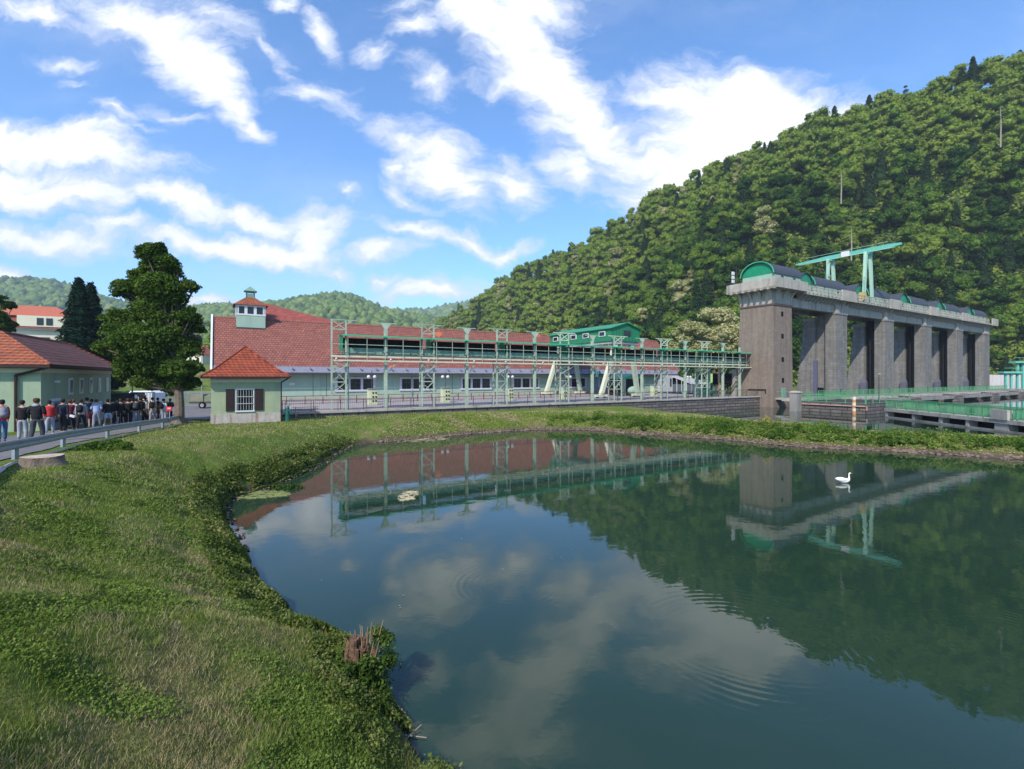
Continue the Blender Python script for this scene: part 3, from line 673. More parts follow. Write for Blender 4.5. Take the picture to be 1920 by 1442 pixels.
# windows: triple openings in one lilac surround
def triple(t, w=5.6, z0=-2.05, z1=-.02, n_=3, root=hall, y=HD):
    mb = MB(); ow = w / n_; fr = .34
    mb.box(t - w/2, t + w/2, y - .10, y - .002, z1 - fr * .7, z1); mb.box(t - w/2, t + w/2, y - .16, y - .002, z0, z0 + .26)
    for i in range(n_ + 1): xx = t - w/2 + i * (w - fr) / n_; mb.box(xx, xx + fr, y - .10, y - .002, z0 + .26, z1 - fr * .7)
    f = mb.build('window', m_lilac, root)
    p = MB(); p.box(t - w/2 + fr, t + w/2 - fr, y - .05, y - .001, z0 + .26, z1 - fr * .7); p.build('pane', m_glass, f)
    p = MB()
    for i in range(n_):
        xx = t - w/2 + i * (w - fr) / n_ + fr; ww = (w - fr) / n_ - fr
        p.box(xx + ww * .5 - .03, xx + ww * .5 + .03, y - .075, y - .052, z0 + .26, z1 - fr * .7); p.box(xx, xx + ww, y - .078, y - .053, z0 + 1.2, z0 + 1.25)
    p.build('glazing_bars', m_iron, f)
def t_at(px, D):
    k = (px - 960) / 900; return D * (k * .8545 + .5195) / (.8545 - k * .5195)
for px in (666.5, 783, 893, 986, 1077, 1142): triple(t_at(px, HD))
for px in (741, 1016): MB().box(t_at(px, HD) - .3, t_at(px, HD) + .3, HD - .06, HD - .002, -1.3, -.9).build('wall_box', m_hallwall, hall)
for px in (550, 545): MB().box(t_at(px, HD) - .16, t_at(px, HD) + .16, HD - .05, HD - .002, -1.1, -.75).build('notice_plate', m_cream, hall)
for px in (587, 612, 848): MB().box(t_at(px, HD) - .02, t_at(px, HD) + .02, HD - .03, HD - .002, PZ + .35, .5).build('cable', m_iron, hall)
t0, t1 = t_at(1109, HD), t_at(1128, HD)
d_ = MB().box(t0, t1, HD - .07, HD - .002, PZ + .05, -.1).build('door', M('grey green door', (.20, .28, .27)), hall)
MB().box(t1 - .4, t1 - .25, HD - .12, HD - .072, PZ + 1.0, PZ + 1.2).build('handle', m_iron, d_)
# right end: lilac grey annex with glass lean-to
mb = MB(); mb.box(77.2, 84.3, 67.6, 69.4, PZ, .35); an = mb.build('annex', M('lilac grey render', (.44, .43, .47), var=.06), hall)
mb = MB(); mb.box(79.2, 80.6, 67.52, 67.597, -1.9, -.3); mb.build('annex_window', m_glass, an)
# cupola on the roof
cup = MB().box(1.85, 5.35, 74.5, 78.0, 5.6, 8.4).build('cupola', m_hallwall, hall)
mb = MB(); mb.box(1.80, 5.40, 74.45, 78.05, 8.4, 8.6); mb.box(1.80, 5.40, 74.45, 78.05, 9.6, 9.8)
for x in (1.80, 2.82, 3.93, 5.05): mb.box(x, x + .35, 74.45, 74.7, 8.6, 9.6)
for x in (74.45, 75.6, 76.6, 77.7): mb.box(1.80, 2.05, x, x + .35, 8.6, 9.6); mb.box(5.15, 5.4, x, x + .35, 8.6, 9.6)
mb.build('louvre_frame', m_white, cup)
MB().box(1.95, 5.25, 74.62, 77.9, 8.5, 9.75).build('louvre_dark', m_glass, cup)
mb = MB(); mb.frustum([(1.5,74.15,9.8),(5.7,74.15,9.8),(5.7,78.35,9.8),(1.5,78.35,9.8)], [(3.0,75.65,11.0),(4.2,75.65,11.0),(4.2,76.85,11.0),(3.0,76.85,11.0)]); mb.build('cupola_roof', m_roofo, cup)
lt = MB()
for x in (3.05, 4.0):
    for y in (75.7, 76.65): lt.box(x, x + .15, y, y + .15, 11.0, 11.95)
lt.box(3.05, 4.15, 75.7, 76.8, 11.0, 11.55); lt.box(3.0, 4.2, 75.65, 76.85, 11.8, 11.9)
lt.frustum([(2.8,75.45,11.9),(4.4,75.45,11.9),(4.4,77.05,11.9),(2.8,77.05,11.9)], [(3.5,76.15,12.6),(3.7,76.15,12.6),(3.7,76.35,12.6),(3.5,76.35,12.6)])
lt.build('lantern', m_steeld, cup)
mb = MB(); mb.box(1.83, 5.37, 74.35, 74.6, 6.55, 6.75); mb.build('flashing', m_iron, cup)

# greenhouse-like glass porch at the hall's right end
gp = uvthing('glass_porch', 'sloping glass lean-to porch at the right end of the powerhouse', 'porch', 80, 65, PZ)
mb = MB(); T0, T1, Y0, Y1 = 79.6, 84.6, 62.6, 67.4
for t in np.linspace(T0, T1, 6): mb.bar((t, Y0, PZ), (t, Y0, -1.35), .08); mb.bar((t, Y0, -1.35), (t, Y1, .1), .08)
for y in np.linspace(Y0, Y1, 5):
    zt = -1.35 + (y - Y0) / (Y1 - Y0) * 1.45; mb.bar((T0, y, PZ), (T0, y, zt), .08); mb.bar((T0, y, zt), (T1, y, zt), .07)
mb.bar((T0, Y0, -2.2), (T1, Y0, -2.2), .07); mb.build('frame', m_white, gp)
mb = MB(); mb.poly([(T0, Y0 + .04, -1.33), (T1, Y0 + .04, -1.33), (T1, Y1, .1), (T0, Y1, .1)]); mb.build('roof_glass', glassmat('pale reflecting glass', (.30, .33, .38), .15), gp)
mb = MB(); mb.box(T0 + .05, T1 - .05, Y0 + .05, Y1, PZ, -1.45); mb.build('wall_glass', glassmat('grey glass', (.10, .12, .14), .1), gp)

# ================================================================== gate hut
HZ = -3.27; HXL, HXR, HY0, HY1 = -.55, 3.85, 39.8, 44.2
hut = uvthing('hut', 'small square green hut with a bright red pyramid roof and one barred window', 'hut', 1.65, 39.8, HZ)
MB().box(HXL, HXR, HY0, HY1, HZ - .5, -.12).build('wall', m_hut, hut)
MB().box(HXL - .03, HXR + .03, HY0 - .03, HY1 + .03, HZ - .5, HZ + .62).build('plinth', m_plinth, hut)
MB().box(HXL - .06, HXR + .06, HY0 - .06, HY1 + .06, -.38, -.14).build('cornice', m_cream, hut)
e = .62
def ring(o_, z): return [(HXL - o_, HY0 - o_, z), (HXR + o_, HY0 - o_, z), (HXR + o_, HY1 + o_, z), (HXL - o_, HY1 + o_, z)]
mb = MB(); mb.frustum(ring(e, -.10), ring(e, .04)); mb.build('fascia', m_dark, hut)
mb = MB(); r1 = ring(e + .03, .045); r2 = ring(-.15, .55); r3 = [(1.62, 41.97, 2.32), (1.68, 41.97, 2.32), (1.68, 42.03, 2.32), (1.62, 42.03, 2.32)]
mb.frustum(r1, r2); mb.frustum(r2, r3); rf = mb.build('roof', m_roofr, hut)
mb = MB()
for i in range(4): mb.path([r1[i], r2[i], r3[i]], .075, 6)
mb.build('hip_tiles', m_roofr, rf)
wx0, wx1, wz0, wz1 = 1.0, 2.06, -2.42, -.92
f = MB(); f.box(wx0 - .06, wx0, HY0 - .07, HY0, wz0, wz1); f.box(wx1, wx1 + .06, HY0 - .07, HY0, wz0, wz1); f.box(wx0 - .09, wx1 + .09, HY0 - .09, HY0, wz0 - .1, wz0); f.box(wx0 - .09, wx1 + .09, HY0 - .07, HY0, wz1, wz1 + .08)
win = f.build('window', m_white, hut)
MB().box(wx0, wx1, HY0 - .02, HY0 - .002, wz0, wz1).build('pane', m_glass, win)
b_ = MB()
for k in range(6): x = wx0 + .09 + k * .176; b_.tube((x, HY0 - .10, wz0), (x, HY0 - .10, wz1), .009, k=5)
for z in (wz0 + .5, wz0 + 1.0): b_.box(wx0, wx1, HY0 - .12, HY0 - .09, z - .014, z + .014)
b_.build('bars', m_white, win)
for x0, x1 in ((wx0 - .66, wx0 - .12), (wx1 + .12, wx1 + .66)):
    s_ = MB(); s_.box(x0, x1, HY0 - .07, HY0 - .004, wz0 - .02, wz1 + .05)
    for k in range(14): s_.box(x0 + .07, x1 - .07, HY0 - .085, HY0 - .07, wz0 + .08 + k * .103, wz0 + .14 + k * .103)
    s_.build('shutter', m_dark, hut)
mb = MB(); mb.path([(HXR + .5, HY0 - .45, -.1), (HXR + .06, HY0 - .08, -.4), (HXR + .06, HY0 - .08, HZ)], .05); mb.build('downpipe', m_dark, hut)

# bench, green pump and board beside the hut
bn = uvthing('bench', 'weathered wooden bench with iron legs beside the right wall of the hut', 'bench', 5.6, 39.9, HZ)
for z, y in ((-2.82, 39.7), (-2.82, 39.85), (-2.5, 40.1), (-2.36, 40.14)): MB().box(4.75, 6.6, y, y + .12, z, z + .045).build('slat', M('worn brown wood', (.12, .075, .05), var=.3, scale=6), bn)
for x in (4.95, 6.35): MB().bar((x, 39.75, HZ - .1), (x, 39.75, -2.82), .06).bar((x, 40.12, HZ - .1), (x, 40.16, -2.33), .06).build('leg', m_iron, bn)
pm = uvthing('hydrant', 'green cast iron pump standing between the hut corner and the bench', 'hydrant', 4.3, 39.5, HZ)
MB().tube((4.32, 39.5, HZ - .1), (4.32, 39.5, -2.35), .17, .12, 12).tube((4.32, 39.5, -2.35), (4.32, 39.5, -2.15), .15, .05, 12).build('body', M('bottle green iron', (.01, .10, .075), rough=.5), pm)
MB().path([(4.32, 39.4, -2.5), (4.5, 39.3, -2.5), (4.6, 39.28, -2.8)], .04).build('spout', M('bottle green iron trim', (.01, .12, .09), rough=.5), pm)
MB().path([(4.36, 39.5, -2.2), (4.55, 39.5, -2.0)], .025).build('handle', m_iron, pm)

# ================================================================== steel gantry (trash rack gallery) on the quay
gan = uvthing('steel_gantry', 'long pale green steel gantry with lattice towers and green covered walkway on the quay', 'gantry', 40, 45.5, PZ)
GD = 45.5; pitch = 8.58
Ls = [8.6 + k * pitch for k in range(8)]           # lattice towers
TW = 1.25
def diag(mb, a, b, w=.06): mb.bar(a, b, w)
for k, t in enumerate(Ls[:7]):
    last = False; mb = MB(); D1 = GD + 1.3
    for x, y, zt in ((t, GD, 5.2), (t + TW, GD, 5.2), (t + .25, D1, 2.2), (t + TW + .5, D1, 2.2)):
        mb.bar((x, y, PZ + .02), (x, y, zt), .13 if y == GD else .10)
    zs = [PZ + .02, -1.55, -.45, .9, 1.5]
    for i, (a, b) in enumerate(zip(zs[:-1], zs[1:])):
        mb.bar((t, GD, b), (t + TW, GD, b), .09); mb.bar((t + TW, GD, b), (t + TW + .5, D1, b), .07); mb.bar((t, GD, b), (t + .25, D1, b), .07)
        if i == 0: continue
        if i % 2: mb.bar((t, GD, a), (t + TW, GD, b), .07); mb.bar((t + TW, GD, a), (t + TW + .5, D1, b), .06); mb.bar((t + .25, D1, b), (t + TW + .5, D1, a), .06)
        else: mb.bar((t + TW, GD, a), (t, GD, b), .07); mb.bar((t + TW + .5, D1, a), (t + TW, GD, b), .06); mb.bar((t + .25, D1, a), (t + TW + .5, D1, b), .06)
        mb.bar((t + .25, D1, a), (t, GD, b), .06)
    mb.build('lattice_tower', m_steel, gan)
    mb = MB(); mb.bar((t, GD, 4.35), (t + TW, GD, 4.35), .10); mb.bar((t, GD, 4.35), (t + TW, GD, 5.15), .07); mb.bar((t + TW, GD, 4.35), (t, GD, 5.15), .07)
    mb.bar((t - (.1 if k == 0 else 1.0), GD, 5.22), (t + TW + 1.0, GD, 5.22), .10, .08); mb.bar((t + TW, GD, 4.8), (t + TW + .6, GD, 5.2), .07)
    if k: mb.bar((t, GD, 4.8), (t - .6, GD, 5.2), .07)
    mb.build('top_frame', m_creams if k > 2 else m_steel, gan)
    # splayed rails braces
    mb = MB(); mb.bar((t - .0, GD - .1, .4), (t + .9 + TW, GD - .5, 1.5), .07); mb.bar((t + .5, GD + .7, .3), (t + .1, GD - .3, 1.5), .06); mb.build('brace', m_steel, gan)
Tp = [Ls[k] + TW + (pitch - TW) / 2 for k in range(7)]
Tp = Tp + [69.2]
for k, t in enumerate(Tp):
    mb = MB(); mb.box(t - .14, t + .14, GD - .14, GD - .10, PZ + .02, 4.6); mb.box(t - .14, t + .14, GD + .10, GD + .14, PZ + .02, 4.6); mb.box(t - .03, t + .03, GD - .10, GD + .10, PZ + .02, 4.6)
    mb.build('post', m_steel, gan)
    if k < 7:
        mb = MB(); mb.box(t - 1.05, t + 1.05, GD - .1, GD + .1, 5.08, 5.16); mb.frustum([(t - .17, GD - .14, 4.6), (t + .17, GD - .14, 4.6), (t + .17, GD + .14, 4.6), (t - .17, GD + .14, 4.6)], [(t - .5, GD - .1, 5.08), (t + .5, GD - .1, 5.08), (t + .5, GD + .1, 5.08), (t - .5, GD + .1, 5.08)])
        mb.build('post_head', m_steel, gan)
    mb = MB(); mb.bar((t + .15, GD, .25), (t + 1.05, GD, 1.45), .08); mb.build('brace', m_steel, gan)
    mb = MB(); mb.path([(t - .35, GD - .12, 2.35), (t - .12, GD - .16, 2.2), (t - .02, GD - .16, 1.95)], .06); mb.build('cable_hook', m_iron, gan)
for k, t in enumerate(Ls[1:]):
    mb = MB(); mb.path([(t - .5, GD - .12, 2.35), (t - .27, GD - .16, 2.2), (t - .17, GD - .16, 1.95)], .06); mb.build('cable_hook', m_iron, gan)
mb = MB(); mb.bar((8.5, GD - .35, 1.90), (71, GD - .35, 1.90), .14, .16); mb.build('rail_beam', m_creams, gan)
mb = MB(); mb.bar((8.7, GD - .5, 1.50), (72.5, GD - .5, 1.50), .22, .12); mb.build('rail_beam', m_creams, gan)
mb = MB(); mb.bar((8.7, GD - .30, 1.70), (71, GD - .30, 1.70), .05, .05); mb.bar((8.9, GD - .42, 2.02), (71, GD - .42, 2.02), .05, .05); mb.build('conduit', m_iron, gan)
# handrail of the gallery
mb = MB(); mb.bar((8.6, GD - .55, 2.98), (71, GD - .55, 2.98), .05); 
for t in np.arange(9.9, 71, 1.72): mb.bar((t, GD - .55, 1.55), (t, GD - .55, 3.75), .045)
mb.build('handrail', m_steel, gan)
mb = MB(); mb.box(9.7, 71, GD + .25, GD + 1.6, 2.15, 2.28); mb.build('walkway_floor', m_steeld, gan)
# girder with riveted plates
mb = MB(); mb.box(9.7, 71, GD + .18, GD + .25, 2.22, 2.72)
for t in np.arange(9.9, 71, .86): mb.box(t, t + .05, GD + .13, GD + .178, 2.25, 2.70)
for t in np.arange(12.5, 70, 8.58 / 2): mb.box(t, t + 1.6, GD + .14, GD + .177, 2.12, 2.66)
mb.build('girder', m_steeld, gan)
for k in range(7):
    a = 9.55 + k * pitch; b = a + pitch - .45 if k < 6 else 71
    c = MB(); c.box(a + .08, b - .02, GD + 1.30, GD + 1.40, 2.72, 3.7); c.box(a + .08, b - .02, GD + .3, GD + 1.3, 2.72, 2.78)
    for x in np.arange(a + .7, b - .3, 1.05): c.box(x, x + .72, GD + 1.22, GD + 1.298, 2.85, 3.55)
    cn = c.build('canopy', m_darkbox, gan)
    r = MB(); r.prism([(a - .1, GD - .62, 3.74), (a - .1, GD - .62, 3.86), (a - .1, GD + 1.6, 4.02), (a - .1, GD + 1.6, 3.90)], (b - a + .25, 0, 0)); r.build('canopy_roof', m_emerald, cn)
    r = MB(); r.box(a - .12, b + .17, GD - .70, GD - .625, 3.72, 3.86); r.build('roof_edge', m_emerald2, cn)
    r = MB(); r.box(a - .02, a + .05, GD + .05, GD + 1.45, 2.4, 3.85); r.build('end_panel', m_emerald, cn)
mb = MB(); mb.box(69.9, 71.6, GD - .3, GD + 1.2, 1.2, 1.45); mb.build('landing', m_conc, gan)
for z in (2.2, 2.45, 2.7, 2.95, 3.2): MB().box(69.5, 71, GD - .62, GD - .56, z, z + .05).build('louvre_bar', m_iron, gan)
for k, px in enumerate((630, 732, 803, 888, 947, 1017, 1067, 1130, 1163, 1240, 1262, 1310, 1340)):
    t = t_at(px, GD - .5); mb = MB(); mb.sphere((t, GD - .62, 1.66), .09, 8, 6); mb.build('lamp', m_white, gan)

# front railing on the quay edge
def railing(name, lab, a, b, y, z, mat_, step=2.2, bars=.16, hgt=1.0, grp=None, along='t', parts=True, thick=.03):
    mid = (a + b) / 2; r = uvthing(name, lab, 'railing', *( (mid, y) if along == 't' else (y, mid)), z, grp)
    P_ = (lambda s, zz: (s, y, zz)) if along == 't' else (lambda s, zz: (y, s, zz))
    mb = MB(); mb.bar(P_(a, z + hgt), P_(b, z + hgt), thick * 1.4); mb.bar(P_(a, z + .12), P_(b, z + .12), thick); mb.build('top_rail', mat_, r)
    s = a; first = None
    while s <= b + .01:
        if first is None: mb = MB(); mb.bar(P_(s, z - .05), P_(s, z + hgt), thick * 1.5); first = mb.build('post', mat_, r)
        else:
            c_ = first.copy(); COL.objects.link(c_); c_.parent = r; c_.location = (s - a, 0, 0) if along == 't' else (0, s - a, 0)
        s += step
    if bars:
        mb = MB()
        for s in np.arange(a + bars, b, bars): mb.bar(P_(s, z + .12), P_(s, z + hgt), thick * .45)
        mb.build('infill_bars', mat_, r)
    return r
railing('railing', 'thin grey barred railing along the quay edge below the gantry', 4.4, 71.3, 43.75, PZ + .16, m_iron, bars=.17)
railing('railing', 'low red brown post and rail fence between gantry and powerhouse', 2.5, 60, 58.5, PZ, m_rust, step=1.9, bars=0, hgt=.95, thick=.05)
railing('railing', 'sagging faded railing stretch by the bench right of the hut', 5.0, 20, 47.5, PZ, m_rust, step=2.4, bars=0, hgt=.9)

# control cabinets
m_cab = M('yellow green cabinet paint', (.50, .55, .33), rough=.5, var=.06)
cabs = [(698, 'left of the first gantry post, nearest the hut'), (835, 'between the second lattice tower and the next post'), (954, 'behind the third lattice tower'), (1056, 'at the foot of the fourth lattice tower'), (1226, 'near the right end of the powerhouse')]
proto_cab = None
for k, (px, lab) in enumerate(cabs):
    t = t_at(px, 53.7)
    if proto_cab is None:
        proto_cab = uvthing('control_cabinet', '', 'cabinet', t, 53.7, PZ)
        MB().box(t - .5, t + .5, 53.4, 54.0, PZ + .02, PZ + 1.72).build('case', m_cab, proto_cab, bevel=.02)
        MB().prism([(t - .56, 53.34, PZ + 1.72), (t + .56, 53.34, PZ + 1.72), (t + .4, 53.34, PZ + 1.83), (t - .4, 53.34, PZ + 1.83)], (0, .72, 0)).build('hood', m_lead, proto_cab)
        for x in (.02, .33):
            for z in (.45, .9, 1.35):
                mb = MB(); mb.tube((t + x, 53.36, PZ + z), (t + x, 53.396, PZ + z), .10, k=12); mb.build('round_vent', m_black, proto_cab)
        MB().box(t - .42, t - .12, 53.385, 53.397, PZ + .2, PZ + 1.6).build('door', m_creams, proto_cab)
        o = proto_cab
    else:
        o = copy_tree(proto_cab); o.location = UV(t, 53.7, PZ)
    tag(o, 'pale yellow green control cabinet ' + lab, 'cabinet', 'control cabinets behind the gantry')
# twin globe lamps
proto_l = None
for k, (px, lab) in enumerate([(697, 'above the cabinet nearest the hut'), (835, 'above the second cabinet'), (957, 'by the third lattice tower'), (1066, 'by the green crane legs'), (1292, 'in front of the glass porch')]):
    t = t_at(px, 55.5)
    if proto_l is None:
        proto_l = uvthing('street_lamp', '', 'lamp', t, 55.5, PZ)
        MB().tube((t, 55.5, PZ), (t, 55.5, .7), .05, .035, 8).bar((t - .35, 55.5, .28), (t + .35, 55.5, .28), .04).build('pole', m_iron, proto_l)
        for x in (-.35, .35): MB().sphere((t + x, 55.5, .02), .2, 14, 10).build('globe', m_white, proto_l, smooth=True)
        o = proto_l
    else: o = copy_tree(proto_l); o.location = UV(t, 55.5, PZ)
    tag(o, 'twin white globe lamp on a thin dark pole ' + lab, 'lamp', 'globe lamps on the platform')

# ================================================================== rolling portal crane with the green cabin
cr = uvthing('portal_crane', 'portal crane with emerald green sheet metal cabin on splayed cream legs over the platform', 'crane', 51, 53, PZ)
cb_ = MB(); cb_.box(49.1, 54.9, 52.6, 68, 5.35, 7.25); cb_.prism([(49.1, 52.6, 7.25), (54.9, 52.6, 7.25), (52, 52.6, 8.05)], (0, 15.4, 0))
m_corr = bpy.data.materials.new('green corrugated cladding'); m_corr.use_nodes = True
tt = NT(m_corr.node_tree); bb = tt.n['Principled BSDF']; co = tt.new('ShaderNodeTexCoord').outputs['Object']; s3 = tt.new('ShaderNodeSeparateXYZ'); tt.l.new(co, s3.inputs[0])
wvx = tt.math('SINE', tt.math('MULTIPLY', tt.math('ADD', s3.outputs[0], s3.outputs[1]), 21)); tt.put(bb.inputs['Base Color'], tt.mix(tt.noise(co, 1.2, 4).outputs[0], (0.006, .16, .065), (.014, .21, .09)))
bp = tt.new('ShaderNodeBump'); bp.inputs['Strength'].default_value = .6; bp.inputs['Distance'].default_value = .05; tt.put(bp.inputs['Height'], wvx); tt.l.new(bp.outputs[0], bb.inputs['Normal']); bb.inputs['Roughness'].default_value = .45
cab = cb_.build('cabin', m_corr, cr)
mb = MB(); mb.prism([(48.75, 52.3, 7.22), (52, 52.3, 8.18), (55.25, 52.3, 7.22), (55.25, 52.3, 7.12), (52, 52.3, 8.06), (48.75, 52.3, 7.12)], (0, 16, 0)); mb.build('cabin_roof', m_emerald, cab)
for y in (54.6, 58.4, 61.4, 66.3):
    mb = MB(); mb.box(49.0, 49.097, y - .7, y + .7, 6.1, 6.85); f = mb.build('window', m_white, cab); MB().box(48.97, 48.995, y - .55, y + .55, 6.2, 6.75).build('pane', m_glass, f)
mb = MB(); mb.box(51.4, 52.9, 52.5, 52.597, 6.2, 7.0); f = mb.build('window', m_iron, cab); MB().box(51.5, 52.8, 52.47, 52.497, 6.3, 6.9).build('pane', m_glass, f)
mb = MB(); mb.box(49.3, 54.7, 52.8, 67.8, 4.95, 5.34); mb.build('bridge_girder', M('grey girder paint', (.30, .33, .32)), cr)
mb = MB()
for y in np.arange(53.5, 68, 1.3): mb.bar((49.35, y, 4.6), (49.35, y, 5.0), .08)
mb.bar((49.3, 52.8, 4.6), (49.3, 67.8, 4.6), .15); mb.build('bracing', m_steeld, cr)
for y in (53.2, 67.0):
    for x0, x1 in ((50.4, 47.6), (53.6, 55.0)):
        mb = MB(); mb.frustum([(x1 - .28, y - .3, PZ + .55), (x1 + .28, y - .3, PZ + .55), (x1 + .28, y + .3, PZ + .55), (x1 - .28, y + .3, PZ + .55)], [(x0 - .32, y - .28, 4.95), (x0 + .32, y - .28, 4.95), (x0 + .32, y + .28, 4.95), (x0 - .32, y + .28, 4.95)])
        mb.build('leg', m_creams if x0 < 52 else m_steel, cr)
        bg_ = MB(); bg_.box(x1 - 1.1, x1 + 1.1, y - .25, y + .25, PZ + .22, PZ + .56); bo = bg_.build('bogie', m_creams, cr)
        for w_ in (-.7, .7): MB().tube((x1 + w_, y - .12, PZ + .24), (x1 + w_, y + .12, PZ + .24), .23, k=14).build('wheel', m_iron, bo)
MB().bar((46.9, 53.2, 1.6), (46.6, 53.2, .0), .05).bar((47.2, 53.2, 1.6), (46.9, 53.2, .0), .05).build('ladder', m_teal, cr)

# second machine: green trash rack cleaner with light booth, machines behind the gantry's right end
tc_ = uvthing('cleaning_machine', 'green roofed machine house with dark interior behind the right lattice towers', 'machine', 58, 58, PZ)
MB().box(56.2, 60.6, 57.5, 61, PZ + .1, -.3).build('housing', m_darkbox, tc_)
MB().prism([(55.8, 57.2, -.3), (61, 57.2, -.3), (58.4, 57.2, .55)], (0, 4.2, 0)).build('roof', m_emerald2, tc_)
MB().box(56, 56.5, 57.2, 57.5, PZ + .1, -.3).box(60.4, 60.8, 57.2, 57.5, PZ + .1, -.3).build('corner_post', m_steel, tc_)
MB().sphere((57.2, 56.2, PZ + .9), .95, 14, 9, 1.25, .7, .75).build('drum', M('faded mint drum', (.25, .38, .30)), tc_, smooth=True)
bt = uvthing('control_booth', 'small lime green control booth raised beside the seventh lattice tower', 'booth', t_at(1344, 50), 50, PZ)
tb = t_at(1344, 50); MB().box(tb - .9, tb + .9, 49.4, 51.2, -.95, .55).build('cabin', M('lime green paint', (.36, .55, .20), var=.08), bt)
MB().box(tb + .05, tb + .7, 49.33, 49.397, -.3, .35).build('window', m_glass, bt)
for x in (-.8, .8): MB().box(tb + x - .06, tb + x + .06, 49.5, 49.62, PZ, -.95).build('leg', m_steel, bt)
gm = uvthing('winch', 'clutter of mint green winch machinery near the brick tower', 'winch', 66, 50, PZ)
for k in range(9):
    x = 63.5 + random.random() * 5; y = 48.5 + random.random() * 3
    mb = MB(); mb.box(x, x + .3 + random.random() * .6, y, y + .5, PZ, PZ + .6 + random.random() * 1.4); mb.build('frame', [m_palet, m_steel, m_steeld, m_iron][k % 4], gm)
mb = MB(); mb.tube((64, 48.2, PZ + .8), (66.5, 48.2, PZ + .8), .35, k=14); mb.build('drum', m_emerald, gm)
for x in (61.8, 64.6, 67.2):
    mb = MB(); mb.box(x, x + .35, 47.6, 47.9, PZ, 1.4); mb.build('column', m_steeld if x < 67 else M('buff column', (.42, .30, .2)), gm)
MB().box(67.4, 71.0, 47.5, 49, -1.2, .6).build('recess_shade', m_black, gm)  # solid black box stands in for a shaded recess
MB().box(70.2, 71.2, 46.9, 47.6, PZ, 1.2).build('pale_panel', m_conc, gm)
# long green shed far behind
sh = uvthing('shed', 'low long green roofed shed behind the right end of the gantry', 'shed', 96, 84, PZ)
MB().box(90, 112, 84, 92, PZ, 4.6).build('wall', m_emerald, sh); MB().prism([(89.5, 83.5, 4.6), (112.5, 83.5, 4.6), (112.5, 88, 5.6), (89.5, 88, 5.6)], (0, .12, .1)).prism([(89.5, 92.5, 4.6), (112.5, 92.5, 4.6), (112.5, 88, 5.6), (89.5, 88, 5.6)], (0, .12, .1)).build('roof', m_emerald, sh)
MB().box(72.5, 130, 76, 95, -8, PZ - .05).uvbuild('embankment', [m_concd], 100, 80, PZ)
tag(bpy.data.objects['embankment'], kind='structure')
# ================================================================== the dam
DZ = -3.15; T0 = 71.5
dam = uvthing('dam', 'tall concrete dam bridge on grey stone piers with green barrel roofed houses on its deck', 'dam', 110, 44, WATER)
TT = [(71.5, 76.5)] + [(90.4 + 18.55 * k, 94.2 + 18.55 * k) for k in range(5)]
ZT = 11.05          # top of the piers
# brick tower
tw = MB(); tw.frustum([(71.2, 41.3, -8), (76.6, 41.3, -8), (76.6, 47.6, -8), (71.2, 47.6, -8)], [(71.5, 41.5, ZT), (76.5, 41.5, ZT), (76.5, 46.9, ZT), (71.5, 46.9, ZT)])
tower = tw.build('tower', m_tower, dam)
mb = MB(); mb.box(71.38, 76.62, 41.38, 47.02, ZT - .12, ZT + .12); mb.build('band_course', M('dark brown moulding', (.11, .07, .06)), tower)
for z in (9.7, 6.3, 2.7, -.5): 
    mb = MB(); f_ = (z + 8) / 19; y_ = 41.3 + .2 * f_; mb.box(73.55, 74.1, y_ - .05, y_ + .1, z - .35, z + .35); mb.build('window', m_black, tower)
mb = MB(); mb.box(73.4, 74.4, 41.25, 41.45, DZ, DZ + 1.5); mb.build('door', m_steeld, tower)
mb = MB(); mb.box(71.18, 71.4, 42.6, 45.4, -2.05, -1.85); mb.box(71.18, 71.4, 42.5, 42.65, -2.5, -1.85); mb.build('recess_line', m_dark, tower)
